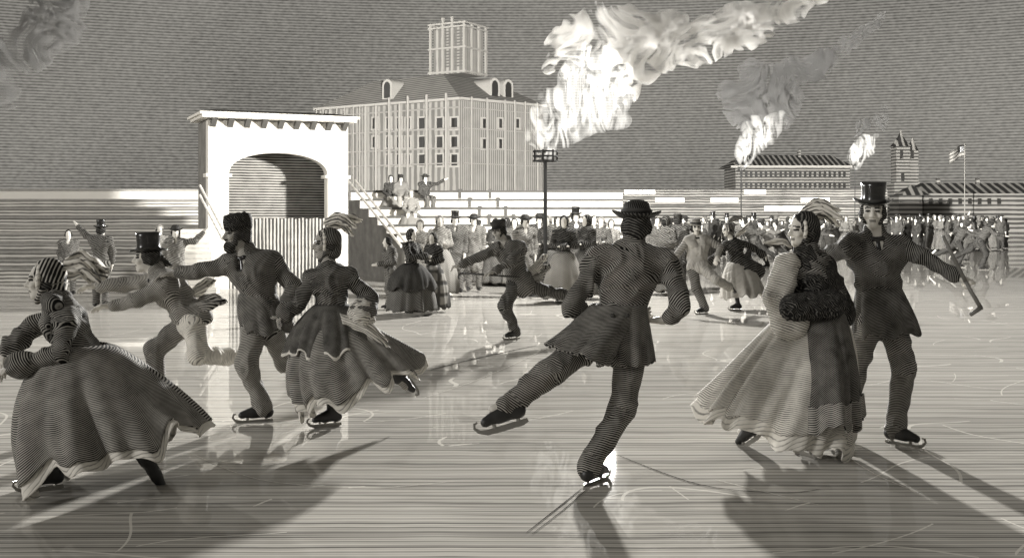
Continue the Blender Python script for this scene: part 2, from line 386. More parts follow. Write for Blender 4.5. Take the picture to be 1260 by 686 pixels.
def hat(root, kind, c, up, fwd, s, m=None):
    """lathe-turned hats with shaped brims; c is the head centre"""
    r, w, u = frame(fwd, up); b = MB(); n = 32
    prof = {'top': [(.0, .225), (.088, .225), (.097, .222), (.094, .19), (.089, .13), (.092, .075), (.098, .062), (.138, .066), (.150, .074), (.152, .080), (.138, .072), (.10, .054), (.088, .05), (.0, .06)],
            'brim': [(.0, .155), (.05, .156), (.082, .140), (.094, .10), (.10, .06), (.128, .050), (.148, .053), (.166, .062), (.167, .072), (.150, .064), (.122, .044), (.092, .04), (0, .05)],
            'cap': [(.0, .150), (.07, .152), (.112, .132), (.116, .112), (.10, .09), (.099, .05), (.092, .046), (0, .05)],
            'fur': [(.0, .165), (.06, .168), (.104, .155), (.112, .11), (.109, .06), (.103, .04), (.09, .036), (0, .05)]}[kind]
    fx = 1.0; V = []; hh = []
    tilt = -.08 if kind != 'top' else -.03
    for rr, z in prof:
        for i in range(n):
            t = 2 * math.pi * i / n; x, y = math.cos(t) * rr * .93, math.sin(t) * rr * 1.07; zz = z
            if kind in ('top', 'brim') and z < .1: q_ = max(0, (rr - .095) / .08); zz += (.030 if kind == 'top' else .024) * q_ * (math.cos(t) ** 2) - .014 * q_ * math.sin(t) ** 2
            if kind == 'cap' and rr > .09 and y > 0 and z < .1: y *= 1.0
            if kind == 'fur' or kind == 'cap': zz += .010 * math.sin(3 * t + rr * 40)
            zz += y * tilt
            V.append(c + s * (r * x + w * (y - .012) + u * zz)); hh.append(t * .12 + z * .5)
    Fc = [[k * n + i, k * n + (i + 1) % n, (k + 1) * n + (i + 1) % n, (k + 1) * n + i] for k in range(len(prof) - 1) for i in range(n)]
    Fc = [f[::-1] for f in Fc]
    o = mk('hat', V, Fc, m or M[{'top': 'silk', 'brim': 'felt', 'cap': 'felt', 'fur': 'fur'}[kind]], root, True, hh)
    if kind in ('top', 'brim'):
        bb = MB(); V2 = []
        for rr, z in ((.0955 if kind == 'top' else .1035, .072), (.0955 if kind == 'top' else .1035, .098)):
            for i in range(n):
                t = 2 * math.pi * i / n; x, y = math.cos(t) * rr * .93, math.sin(t) * rr * 1.07; V2.append(c + s * (r * x + w * (y - .012) + u * (z + y * tilt)))
        mk('hat_band', V2, [[i, (i + 1) % n, n + (i + 1) % n, n + i] for i in range(n)], M['band'], o, True, solid=.004)
    if kind == 'cap':
        V3 = []; hh = []
        for a in np.linspace(-1.1, 1.1, 12):
            for q in (0, .5, 1):
                R0 = .100 + .055 * q * math.cos(a * .9); V3.append(c + s * (r * math.sin(a) * R0 * .93 + w * (math.cos(a) * R0 * 1.07 - .012) + u * (.05 - .02 * q))); hh.append(q * .05)
        mk('visor', V3, [[i * 3 + j, i * 3 + j + 1, i * 3 + j + 4, i * 3 + j + 3] for i in range(11) for j in range(2)], M['leather'], o, True, hh, solid=.006)
    return o
def hair(root, c, fr, s, vox, m, long=0, whiskers=False, blow=None):
    r, w, u = fr; R = np.stack([r, w, u]); at = lambda x, y, z: c + s * (r * x + w * y + u * z); f = SDF(vox)
    f.ell(at(0, -.022, .034), np.array((.084, .098, .100)) * s, R, k=.02)
    f.ell(at(0, -.055, -.03), np.array((.074, .055, .065)) * s, R, k=.03)
    for e in (-1, 1):
        f.ell(at(.074 * e, .01, .0), np.array((.014, .026, .048)) * s, R, k=.02)
        f.ell(at(.080 * e, -.03, -.02), np.array((.02, .03, .035)) * s, R, k=.02)
        if whiskers: f.cap(at(.068 * e, .028, -.02), at(.052 * e, .05, -.075), .018 * s, .014 * s, k=.02)
    if blow is not None:
        for i in range(5): f.cap(at(0, -.06, .02 - .02 * i), at(0, -.06, .02 - .02 * i) + blow * s * (.6 + .15 * i), .016 * s, .006 * s, k=.02)
    f.ell(at(0, .088, -.008), np.array((.060, .052, .072)) * s, R, k=.012, op=-1)
    return sdf_obj(f, 'hair', m, root, .004 * s, (40, 40, 30))
def body_core(f, J, fwd, s, hands=True, detail=True, opts={}):
    up = unit(J['neck'] - J['pelvis']); r, w, u = frame(fwd, up)
    f.cap(J['neck'] - u * .03 * s, J['head'] - u * .05 * s - w * .005, .054 * s, .05 * s, k=.03)
    f.cap(J['pelvis'], J['chest'], .125 * s, .135 * s, k=.06, sq=(w, .7)); f.cap(J['sl'], J['sr'], .055 * s, k=.06)
    f.cap(J['chest'], J['neck'], .10 * s, .055 * s, k=.06)
    for e in 'lr':
        f.cap(J['s' + e], J['e' + e], .036 * s, .027 * s); f.cap(J['e' + e], J['w' + e], .027 * s, .026 * s)
        f.cap(J['h' + e], J['k' + e], .075 * s, .055 * s, k=.04); f.cap(J['k' + e], J['a' + e], .05 * s, .036 * s, k=.04)
        f.cap(J['a' + e], J['a' + e] + unit(J['t' + e] - J['a' + e]) * .1 * s, .034 * s, .026 * s)
        if hands and not opts.get('nohand' + e):
            d = J.get('d' + e); d = J['w' + e] - J['e' + e] if d is None else d
            pn = opts.get('pn' + e, np.array((0, 0, -1.))); pn = np.asarray(pn, float)
            if abs(unit(d) @ unit(pn)) > .9: pn = np.array((0, -1., .1))
            if detail: hand(f, J['w' + e], d, pn, s, opts.get('curl' + e, .5), opts.get('th' + e, 1))
            else: f.cap(J['w' + e], J['w' + e] + unit(d) * .13 * s, .034 * s, .02 * s)
def man(root, J, fwd, face, s=1, vox=.007, coat='coat_dark', trouser='trouser_dark', hatk='top', hatm=None, skirt=(), tails=(), plant='lr', detail=True, skates=True,
        whiskers=False, hairm='hair', blow=None, front=True, skin='skin', o=None, headup=(0, 0, 1), vest=None, trouserl=None, sleevem=None, shirtz=.0, foldk=1):
    cz = '' if vox < .0095 else '@1.9' if vox < .013 else '@2.6'; o = o or {}; J = {k: np.asarray(v, float) for k, v in J.items()}
    for e in 'lr':
        if e in plant: J['a' + e][2] = .122 * s
    hf = frame(face, headup); up = unit(J['neck'] - J['pelvis']); r, w, u = frame(fwd, up)
    f = SDF(vox); body_core(f, J, fwd, s, True, detail, o); head_prims(f, J['head'], hf, s, detail)
    sdf_obj(f, 'body', [M[skin], M['eye'], M['lip']], root, mi=face_mi(J['head'], hf, s) if detail else None)
    v2 = max(vox * 1.15, .0085)
    # coat: torso, sleeves and collar in one garment; extra skirt pieces given by the pose
    c = SDF(v2); tors = r * .45 + u * .9
    wst = J['pelvis'] * .45 + J['chest'] * .55
    c.cap(J['pelvis'], wst, .152 * s, .138 * s, k=.06, sq=(w, .74), hd=tors); c.cap(wst, J['chest'] + u * .03 * s, .142 * s, .178 * s, k=.06, sq=(w, .70), hd=tors)
    for e in 'lr': c.cap(J['s' + e] * .85 + J['chest'] * .15, J['chest'], .075 * s, .12 * s, k=.09, hd=tors)
    c.cap(J['sl'], J['sr'], .068 * s, k=.07, hd=tors); c.cap(J['chest'], J['neck'], .12 * s, .068 * s, k=.06, hd=tors)
    c.cap(J['neck'] + u * .005 * s - w * .012 * s, J['neck'] + u * .045 * s - w * .008 * s, .066 * s, .070 * s, k=.012)
    sl = c if sleevem is None else SDF(v2)
    for e in 'lr':
        sl.cap(J['s' + e], J['e' + e], .065 * s, .055 * s, k=.035); sl.cap(J['e' + e], J['w' + e] - unit(J['w' + e] - J['e' + e]) * .045 * s, .054 * s, .043 * s, k=.03)
        ax = unit(J['w' + e] - J['e' + e]); sl.cap(J['w' + e] - ax * .08 * s, J['w' + e] - ax * .045 * s, .048 * s, .050 * s, k=.008)
    for p in skirt: c.cap(p[0], p[1], p[2] * s, p[3] * s, k=.05, sq=(unit(p[4]), p[5]) if len(p) > 4 else None, hd=(tors if len(p) < 7 else p[6]))
    if front:   # throat opening shows the shirt
        c.ell(J['neck'] + w * .075 * s - u * .05 * s, np.array((.042, .06, .085)) * s, np.stack([r, w, u]), k=.02, op=-1)
    ct = sdf_obj(c, 'coat' if vest is None else 'waistcoat', M[(coat if vest is None else vest) + cz], root, .020 * s * foldk, (7.5, 7.5, 7))
    if sleevem: sdf_obj(sl, 'shirt_sleeves', M[sleevem + cz], root, .008 * s)
    if front:
        sh = SDF(v2); sh.ell(J['neck'] + w * .035 * s - u * .06 * s, np.array((.05, .045, .10)) * s, np.stack([r, w, u]), k=.01)
        sh.cap(J['neck'] + u * .01 * s, J['neck'] + u * .05 * s, .060 * s, .058 * s, k=.01)
        sdf_obj(sh, 'shirt', M['white_cloth'], root)
        if detail:
            tie = SDF(v2 * .8); q = J['neck'] + w * .075 * s - u * .02 * s
            for e in (-1, 1): tie.cap(q, q + r * e * .035 * s, .012 * s, .02 * s, k=.006)
            tie.cap(q, q - u * .1 * s + w * .012 * s, .014 * s, .022 * s, k=.01, sq=(w, .5)); sdf_obj(tie, 'necktie', M['silk'], root)
            for e in (-1, 1):
                lp = SDF(v2 * .8); a = J['neck'] + r * e * .062 * s + w * .035 * s + u * .01 * s; b = J['chest'] + r * e * .055 * s + w * .120 * s + u * .02 * s; d = J['chest'] + r * e * .012 * s + w * .128 * s - u * .07 * s
                lp.cap(a, b, .016 * s, .034 * s, k=.02, sq=(w, .5)); lp.cap(b, d, .034 * s, .008 * s, k=.02, sq=(w, .5)); sdf_obj(lp, 'lapel', M[coat], ct, .004)
            for i in range(3):
                bt = SDF(v2 * .6); bt.ell(J['chest'] - u * (.10 + .085 * i) * s + w * (.118 - .012 * i) * s + r * .03 * s, (.013 * s,) * 3, k=.004); sdf_obj(bt, 'button', M['band'], ct)
    for tl in tails: ribbon(root, 'coat_tail', *tl)
    # trousers
    t = SDF(v2); t.cap(J['hl'], J['hr'], .105 * s, k=.05); t.cap(J['pelvis'], J['pelvis'] + u * .06 * s, .125 * s, .12 * s, k=.05, sq=(w, .8))
    t2 = SDF(v2) if trouserl else t
    for e, tt in (('l', t2), ('r', t)):
        tt.cap(J['h' + e], J['k' + e], .100 * s, .076 * s, k=.05); tt.cap(J['k' + e], J['a' + e], .074 * s, .061 * s, k=.04)
        ax = unit(J['a' + e] - J['k' + e]); tt.cap(J['a' + e] - ax * .05 * s, J['a' + e] + ax * .015 * s, .062 * s, .070 * s, k=.03)
    sdf_obj(t, 'trousers', M[trouser + cz], root, .016 * s * foldk, (11, 11, 6))
    if trouserl: sdf_obj(t2, 'trouser_leg', M[trouserl + cz], root, .014 * s, (11, 11, 6))
    for e in 'lr': foot(root, J['a' + e], J['t' + e], J['k' + e] - J['a' + e], s, v2, e in plant, skates)
    hair(root, J['head'], hf, s, min(vox, .012), M[hairm + cz], whiskers=whiskers, blow=blow)
    if hatk: hat(root, hatk, J['head'], hf[2], hf[1], s, hatm)
    return root
def ribbon(root, name, pts, wid, across, m, wave=.02, nw=3, thick=.008, nseg=26, nx=10, parent=None):
    """a wind-blown piece of cloth: a path, widths along it and the direction of its width"""
    pts = [np.asarray(p, float) for p in pts]; V = []; hh = []; n = len(pts) - 1; ac = unit(across)
    L = np.linalg.norm(pts[-1] - pts[0])
    for i in range(nseg + 1):
        t = i / nseg * n; k = min(int(t), n - 1); q = t - k
        p0, p1, p2, p3 = pts[max(k - 1, 0)], pts[k], pts[k + 1], pts[min(k + 2, n)]
        c = .5 * ((2 * p1) + (p2 - p0) * q + (2 * p0 - 5 * p1 + 4 * p2 - p3) * q * q + (3 * p1 - p0 - 3 * p2 + p3) * q ** 3)
        tg = unit(pts[k + 1] - pts[k]); nr = unit(np.cross(tg, ac)); tt = i / nseg
        w = np.interp(tt, np.linspace(0, 1, len(wid)), wid)
        for j in range(nx + 1):
            a = j / nx * 2 - 1
            edge = 1 + .10 * math.sin(tt * 17 + a * 3)
            V.append(c + ac * a * w * edge + nr * wave * (.35 + tt) * math.sin(a * nw * 1.6 + tt * 5.5) + tg * .03 * tt * math.sin(a * 7)); hh.append(a * w * .9 + .12 * tt * L)
    Fc = [[i * (nx + 1) + j, i * (nx + 1) + j + 1, (i + 1) * (nx + 1) + j + 1, (i + 1) * (nx + 1) + j] for i in range(nseg) for j in range(nx)]
    return mk(name, V, Fc, m, parent or root, True, hh, solid=thick)
def skirt(root, name, m, waist, rw, hem, rh, zdir, zamp, p=.7, q=1.4, nf=11, famp=.06, t0=0, t1=1, hemwave=.02, seed=0, nu=120, nv=30, thick=.01, tilt=None, hdir=.25, parent=None, up=None):
    """bell-shaped skirt swept by the wind: waist ring to a larger, shifted and tilted hem with deepening folds"""
    rnd = random.Random(seed); ph = [rnd.uniform(0, 6.28) for _ in range(6)]; waist = np.asarray(waist, float); hem = np.asarray(hem, float); V = []; hh = []
    for j in range(nv + 1):
        t = t0 + (t1 - t0) * j / nv
        for i in range(nu):
            a = 2 * math.pi * i / nu; ca, sa = math.cos(a), math.sin(a)
            rx = rw[0] + (rh[0] - rw[0]) * t ** p; ry = rw[1] + (rh[1] - rw[1]) * t ** p
            fo = math.sin(nf * a + ph[0] + 1.3 * math.sin(2 * a + ph[1])) * .6 + .4 * math.sin((nf * 2 + 1) * a + ph[2] + 2 * t)
            fo += .5 * math.sin((nf - 4) * a + ph[3] - 1.2 * t) + .45 * math.sin(3 * a + ph[5]) + .3 * math.sin((nf + 5) * a + ph[1] + 2.5 * t)
            fo = fo - .35 * abs(fo); rr = (1 + famp * fo * t ** 1.1 * 1.9) * (1 + .07 * math.sin(math.pi * t) * (1 + .6 * math.sin(2 * a + ph[4])))
            c = waist + (hem - waist) * np.array((t ** q, t ** q, t))
            zz = zamp * (ca * zdir[0] + sa * zdir[1]) * t ** 1.3 + hemwave * t ** 3 * (math.sin(nf * a + ph[4]) + .8 * math.sin(5 * a + ph[2]) + .5 * math.sin(13 * a + ph[0]) + .45 * math.sin(19 * a + ph[3])) * 1.1
            V.append(c + np.array((ca * rx * rr, sa * ry * rr, zz))); hh.append(hdir * t * np.linalg.norm(hem - waist) + a * (rh[0] + rh[1]) * .5 * (.5 + .6 * t) * (1 - hdir))
    Fc = [[j * nu + i, j * nu + (i + 1) % nu, (j + 1) * nu + (i + 1) % nu, (j + 1) * nu + i] for j in range(nv) for i in range(nu)]
    return mk(name, V, [f[::-1] for f in Fc], m, parent or root, True, hh, solid=thick)
def coat_skirt(root, m, waist, hem, r0, r1, tilt=(0, 0), zamp=0, seed=1, nf=6, famp=.07, hdir=.3):
    return skirt(root, 'coat_skirt', M[m], waist, r0, hem, r1, tilt, zamp, .95, 1.1, nf, famp, 0, 1, .012, seed, 90, 20, .012, hdir=hdir)
def woman(root, J, fwd, face, s=1, vox=.007, bodice='dress_dark', hood='dress_dark', sleeve=None, detail=True, plant='l', skates=True, o=None, hoodk='hood', skin='skin', headup=(0, 0, 1), extra=(), bustle=True):
    cz = '' if vox < .0095 else '@1.9' if vox < .013 else '@2.6'; o = o or {}; J = {k: np.asarray(v, float) for k, v in J.items()}
    for e in 'lr':
        if e in plant: J['a' + e][2] = .122 * s
    hf = frame(face, headup); up = unit(J['neck'] - J['pelvis']); r, w, u = frame(fwd, up)
    f = SDF(vox); body_core(f, J, fwd, s * .92, True, detail, o); head_prims(f, J['head'], hf, s * .95, detail)
    sdf_obj(f, 'body', [M[skin], M['eye'], M['lip']], root, mi=face_mi(J['head'], hf, s * .95) if detail else None)
    v2 = max(vox * 1.15, .0085); c = SDF(v2); tors = r * .45 + u * .9; wst = J['pelvis'] * .4 + J['chest'] * .6
    c.cap(J['pelvis'], wst, .15 * s, .105 * s, k=.06, sq=(w, .8), hd=tors); c.cap(wst, J['chest'] + u * .02 * s, .110 * s, .145 * s, k=.06, sq=(w, .8), hd=tors)
    for e in (-1, 1): c.ell(J['chest'] + w * .075 * s + r * e * .06 * s, np.array((.065, .06, .065)) * s, np.stack([r, w, u]), k=.05, hd=tors)
    c.cap(J['sl'], J['sr'], .058 * s, k=.07, hd=tors); c.cap(J['chest'], J['neck'], .10 * s, .060 * s, k=.05, hd=tors)
    c.cap(J['neck'], J['neck'] + u * .03 * s, .060 * s, .062 * s, k=.012)
    for e in 'lr':
        c.cap(J['s' + e], J['e' + e], .057 * s, .052 * s, k=.035); c.cap(J['e' + e], J['w' + e], .051 * s, .050 * s, k=.03)
        ax = unit(J['w' + e] - J['e' + e]); c.cap(J['w' + e] - ax * .06 * s, J['w' + e] - ax * .01 * s, .066 * s, .074 * s, k=.01)
    for p in extra: c.cap(p[0], p[1], p[2] * s, p[3] * s, k=.05, sq=(unit(p[4]), p[5]) if len(p) > 4 else None, hd=tors)
    sdf_obj(c, 'bodice', M[bodice + cz], root, .019 * s, (10, 10, 13))
    for e in 'lr': foot(root, J['a' + e], J['t' + e], J['k' + e] - J['a' + e], s * .88, v2, e in plant, skates)
    k = s * .95; at = lambda x, y, z: J['head'] + k * (hf[0] * x + hf[1] * y + hf[2] * z); R = np.stack(hf)
    hair(root, J['head'], hf, k, min(vox, .012), M['hair' + cz])
    g = SDF(min(v2 * .9, .013))   # hood or bonnet: a shell open at the face, tied under the chin
    g.ell(at(0, -.030, .035), np.array((.098, .108, .112)) * k, R, k=.02, hd=hf[1] + hf[2] * .4)
    g.ell(at(0, -.055, -.045), np.array((.085, .075, .085)) * k, R, k=.04, hd=hf[1] + hf[2] * .4)
    g.cap(at(.075, .01, -.05), at(0, .05, -.125), .018 * k, .016 * k, k=.02); g.cap(at(-.075, .01, -.05), at(0, .05, -.125), .018 * k, .016 * k, k=.02)
    g.ell(at(0, .112, -.012), np.array((.080, .115, .104)) * k, R, k=.012, op=-1)
    hd = sdf_obj(g, 'hood', M[hood + cz], root, .006 * s, (14, 14, 20))
    if detail:
        b = SDF(v2 * .8); prev = None
        for i in range(13):
            a = math.radians(-115 + 230 * i / 12); p_ = at(math.sin(a) * .088, .030 - .008 * math.cos(a), math.cos(a) * .108 + .008)
            if prev is not None: b.cap(prev, p_, .013 * k, k=.008)
            prev = p_
        sdf_obj(b, 'hood_trim', M['white_cloth'], hd, .003)
    return root
def standing(loc, yaw=0, s=1.0, pose=None):
    J = dict(head=(0, -.02, 1.60), neck=(0, 0, 1.45), chest=(0, 0, 1.27), pelvis=(0, 0, .93), sl=(-.175, 0, 1.39), el=(-.235, .03, 1.12), wl=(-.20, -.08, .89), sr=(.175, 0, 1.39), er=(.235, .03, 1.12), wr=(.20, -.08, .89),
             hl=(-.09, 0, .9), kl=(-.10, -.02, .5), al=(-.11, 0, .122), tl=(-.14, -.16, .06), hr=(.09, 0, .9), kr=(.10, -.02, .5), ar=(.11, 0, .122), tr=(.14, -.16, .06))
    if pose: J.update(pose)
    c, sn = math.cos(yaw), math.sin(yaw); loc = np.asarray(loc, float)
    return {k: loc + s * np.array((c * v[0] - sn * v[1], sn * v[0] + c * v[1], v[2])) for k, v in J.items()}
def yawv(yaw): return np.array((math.sin(yaw), -math.cos(yaw), 0.))
def pj(Y, **kw): return {k: px(v[0], v[1], Y + (v[2] if len(v) > 2 else 0)) for k, v in kw.items()}
# =================================================================== SETTING
def ice_mat():
    m, nt, b = mat('ice', .02, .05); L = nt.links.new; tc = nt.nodes.new('ShaderNodeTexCoord'); b.inputs['IOR'].default_value = 1.31
    def noi(sx, sy, sc, det=4):
        mp = nd(nt, 'ShaderNodeMapping'); mp.inputs['Scale'].default_value = (sx, sy, 1); L(tc.outputs['Object'], mp.inputs[0])
        n = nd(nt, 'ShaderNodeTexNoise'); n.inputs['Scale'].default_value = sc; n.inputs['Detail'].default_value = det; n.inputs['Roughness'].default_value = .62; L(mp.outputs[0], n.inputs['Vector']); return n.outputs[0]
    sp = nt.nodes.new('ShaderNodeSeparateXYZ'); L(tc.outputs['Object'], sp.inputs[0])
    wob = noi(.5, .5, 1.0, 3)
    def ln(per, amp):
        s_ = mth(nt, 'SINE', mth(nt, 'ADD', mth(nt, 'MULTIPLY', sp.outputs[1], 2 * math.pi / per), mth(nt, 'MULTIPLY', wob, 9.0)))
        return mth(nt, 'MULTIPLY', mth(nt, 'MAXIMUM', mth(nt, 'SUBTRACT', s_, .15), 0), -amp * 2.4)
    big = noi(.12, .5, 1.0, 5); s1 = noi(.8, 26, 1.0, 5); s2 = noi(.16, 3.4, 1.0, 6)
    t = mth(nt, 'MULTIPLY', mth(nt, 'SUBTRACT', s1, .5), .7)
    for x in (mth(nt, 'MULTIPLY', mth(nt, 'SUBTRACT', s2, .5), .35), mth(nt, 'MULTIPLY', mth(nt, 'SUBTRACT', big, .5), .5), ln(.036, .22), ln(.085, .19), ln(.21, .12), ln(.55, .07)): t = mth(nt, 'ADD', t, x)
    f = mth(nt, 'ADD', t, .98, clamp=True)
    mx = nd(nt, 'ShaderNodeMix', data_type='RGBA'); mx.inputs[6].default_value = T(.11); mx.inputs[7].default_value = T(.62); L(f, mx.inputs[0]); L(mx.outputs[2], b.inputs['Base Color'])
    L(mth(nt, 'MULTIPLY_ADD', f, .01, .012), b.inputs['Roughness'])
    cut = 0.0                                      # curved skate cuts
    for (cx, cy, sc) in ((14, 4, .9), (-11, 22, 1.1), (3, -9, 1.35), (-22, 9, .7)):
        vm = nd(nt, 'ShaderNodeVectorMath', operation='SUBTRACT'); L(tc.outputs['Object'], vm.inputs[0]); vm.inputs[1].default_value = (cx, cy, 0)
        ln_ = nd(nt, 'ShaderNodeVectorMath', operation='LENGTH'); L(vm.outputs[0], ln_.inputs[0])
        ph = mth(nt, 'ADD', mth(nt, 'MULTIPLY', ln_.outputs['Value'], 6.0 * sc), mth(nt, 'MULTIPLY', noi(.22, .22, 1.0, 2), 30.0))
        on = mth(nt, 'GREATER_THAN', noi(.9 * sc, .7, .6, 2), .56)
        c_ = mth(nt, 'MULTIPLY', mth(nt, 'GREATER_THAN', mth(nt, 'SINE', ph), .9985), on); cut = c_ if isinstance(cut, float) else mth(nt, 'MAXIMUM', cut, c_)
    mx2 = nd(nt, 'ShaderNodeMix', data_type='RGBA'); mx2.inputs[7].default_value = T(.8); L(mx.outputs[2], mx2.inputs[6]); L(mth(nt, 'MULTIPLY', cut, .7), mx2.inputs[0]); L(mx2.outputs[2], b.inputs['Base Color'])
    return m
M['ice'] = ice_mat()
tag(mk('ice', [(-400, -30, 0), (400, -30, 0), (400, 420, 0), (-400, 420, 0)], [[0, 1, 2, 3]], M['ice'], None, False), kind='structure')
M['track'] = plain('skate_scratch', .66, 1, 0, .3, 30); M['track_dark'] = plain('skate_groove', .06, 1, 0, .3, 30)
def track(pts, w, m):
    P = [np.array((gx(a, gy(b)), gy(b))) for a, b in pts]; V = []; n = 24
    for i in range(n + 1):
        t = i / n * (len(P) - 1); cr = lambda t: (lambda k, q: .5 * (2 * P[k] + (P[k + 1] - P[max(k - 1, 0)]) * q + (2 * P[max(k - 1, 0)] - 5 * P[k] + 4 * P[k + 1] - P[min(k + 2, len(P) - 1)]) * q * q + (3 * P[k] - P[max(k - 1, 0)] - 3 * P[k + 1] + P[min(k + 2, len(P) - 1)]) * q ** 3))(min(int(t), len(P) - 2), t - min(int(t), len(P) - 2))
        p = cr(t); d = cr(min(t + .02, len(P) - 1)) - cr(max(t - .02, 0)); d = d / np.linalg.norm(d); nn = np.array((-d[1], d[0])); ww = w * (.35 + .65 * math.sin(math.pi * (.05 + .9 * i / n)))
        V += [(*(p - nn * ww), .004), (*(p + nn * ww), .004)]
    tag(mk('skate_track', V, [[2 * i, 2 * i + 1, 2 * i + 3, 2 * i + 2] for i in range(n)], M[m], None, False), kind='structure')
track([(648, 655), (690, 622), (716, 601)], .004, 'track_dark'); track([(655, 657), (696, 625), (722, 602)], .003, 'track_dark')
track([(240, 560), (320, 590), (450, 600), (560, 592)], .004, 'track'); track([(760, 560), (860, 596), (960, 606), (1010, 602)], .006, 'track_dark')
track([(520, 490), (600, 462), (690, 420), (720, 402)], .004, 'track'); track([(1040, 560), (1080, 585), (1130, 606)], .004, 'track')
track([(880, 590), (920, 600), (1010, 622)], .004, 'track'); track([(530, 455), (590, 440), (660, 425)], .012, 'track_dark'); track([(30, 520), (130, 545), (300, 530)], .005, 'track')

# ---- architecture materials
M['white_paint'] = hreg('white_paint', 'white_board', .52, .72, .11, -.8, (0, 0, 1), 1.2, bump=.05, rough=.7)
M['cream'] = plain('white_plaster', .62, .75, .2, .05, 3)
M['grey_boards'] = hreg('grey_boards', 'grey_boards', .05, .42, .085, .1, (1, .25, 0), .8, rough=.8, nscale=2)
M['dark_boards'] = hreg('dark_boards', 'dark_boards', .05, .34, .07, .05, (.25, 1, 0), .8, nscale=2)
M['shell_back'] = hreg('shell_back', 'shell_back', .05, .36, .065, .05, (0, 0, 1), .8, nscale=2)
M['bank'] = hreg('bank', 'bank_boards', .16, .52, .09, -.1, (0, 0, 1), 1.6, nscale=1.2)
M['bank_far'] = hreg('bank_far', 'far_bank_boards', .05, .25, .16, -.05, (0, 0, 1), 1.6, nscale=.8)
M['nosing'] = plain('board_edge', .09, .8)
M['hall_wall'] = hreg('hall_wall', 'hall_wall', .11, .22, .30, .1, (1, .7, 0), .7, nscale=.6, bump=.05)  # flat grey: distance haze is put into the hall's colours
M['hall_roof'] = hreg('hall_roof', 'hall_roof', .08, .17, .24, .1, (0, .1, 1), .8, nscale=.5, bump=.05)
M['glass_dark'] = plain('dark_window', .02, .3, .5, .3, 3)
M['scaf'] = plain('scaffold_pole', .22, .7, .2, .1)
M['far_wall'] = hreg('far_wall', 'far_wall', .04, .18, .5, 0, (0, 0, 1), .8, nscale=.3, bump=.05)
M['far_roof'] = hreg('far_roof', 'far_roof', .015, .18, .95, .3, (1, 0, 0), .5, nscale=.3, bump=.05)
M['far_trim'] = plain('far_trim', .26, .8)

# ---- the bandstand, a white arched shell on a boarded platform
ang = math.radians(25); b0 = (gx(256, 25), 25.0, 0)
bs = empty('bandstand', b0, 'white arched bandstand with bracketed cornice standing on the bank behind the fur hatted man', 'bandstand')
Wd, ZT = 3.29, 3.86
def bpart(name, m, fn, parent=None):
    b = MB(b0, ang); fn(b); return b.build(name, M[m], parent or bs)
def arch(b):
    n = 22; cx, hw, zs, rise = 1.72, 1.25, 2.62, .52; u0, u1 = .47, 2.79; cx = (u0 + u1) / 2; hw = (u1 - u0) / 2
    top = [(cx - hw * math.cos(math.pi * i / n), zs + rise * math.sin(math.pi * i / n) ** .85) for i in range(n + 1)]
    for i in range(n): 
        a, c = top[i], top[i + 1]; b.prism([(a[0], a[1]), (c[0], c[1]), (c[0], ZT), (a[0], ZT)], 0, .32)
    b.box(0, u0, 0, .32, 0, ZT); b.box(u1, Wd, 0, .32, 0, ZT)
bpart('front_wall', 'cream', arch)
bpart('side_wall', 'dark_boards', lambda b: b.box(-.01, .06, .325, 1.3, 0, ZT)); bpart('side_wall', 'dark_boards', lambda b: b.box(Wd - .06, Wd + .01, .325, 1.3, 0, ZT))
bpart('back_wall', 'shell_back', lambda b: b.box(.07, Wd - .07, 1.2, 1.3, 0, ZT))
bpart('platform', 'grey_boards', lambda b: b.box(.07, Wd - .07, .33, 1.19, 1.4, 1.55))
bpart('board_fence', 'grey_boards', lambda b: [b.box(.475 + .1 * i, .475 + .1 * i + .094, .05 + .006 * (i % 2), .09, 0, 1.60 + .012 * ((i * 7) % 3)) for i in range(23)])
for u in ((-.05, .53), (2.72, Wd + .05)):
    bpart('impost', 'white_paint', lambda b: b.box(u[0], u[1], -.06, .36, 2.56, 2.64))
co = bpart('cornice', 'white_paint', lambda b: (b.box(-.18, Wd + .12, -.34, 1.4, ZT + .03, ZT + .10), b.box(-.24, Wd + .17, -.42, 1.46, ZT + .10, ZT + .16)))
bpart('roof', 'hall_roof', lambda b: b.add([(-.24, -.42, ZT + .165), (Wd + .17, -.42, ZT + .165), (Wd + .17, 1.46, ZT + .165), (-.24, 1.46, ZT + .165), (.2, .4, ZT + .28), (Wd - .2, .4, ZT + .28)], [(0, 1, 5, 4), (1, 2, 5), (2, 3, 4, 5), (3, 0, 4), (3, 2, 1, 0)]))
for i in range(9):
    u = .05 + i * (Wd - .22) / 8
    bpart('bracket', 'nosing', lambda b: b.add([(u, -.005, ZT - .16), (u + .12, -.005, ZT - .16), (u + .12, -.30, ZT + .025), (u, -.30, ZT + .025), (u, -.005, ZT + .025), (u + .12, -.005, ZT + .025)], [(0, 1, 2, 3), (3, 2, 5, 4), (0, 4, 5, 1), (0, 3, 4), (1, 5, 2)]), co)
for dz in (0, .22):
    mb = MB(); mb.bar(px(246, 228, 24.7) + np.array((0, 0, dz - .22)), px(274, 282, 23.6) + np.array((0, 0, dz - .22)), .03); mb.build('stair_rail', M['white_paint'], bs)
for i in range(6):
    Y = 23.6 + i * .28; mb = MB(); z = .12 + .25 * i; mb.box(gx(222 - 0 * i, Y), gx(266 - 2 * i, Y), Y, Y + .28, max(0, z - .26), z); mb.build('stair_step', M['white_paint'], bs)

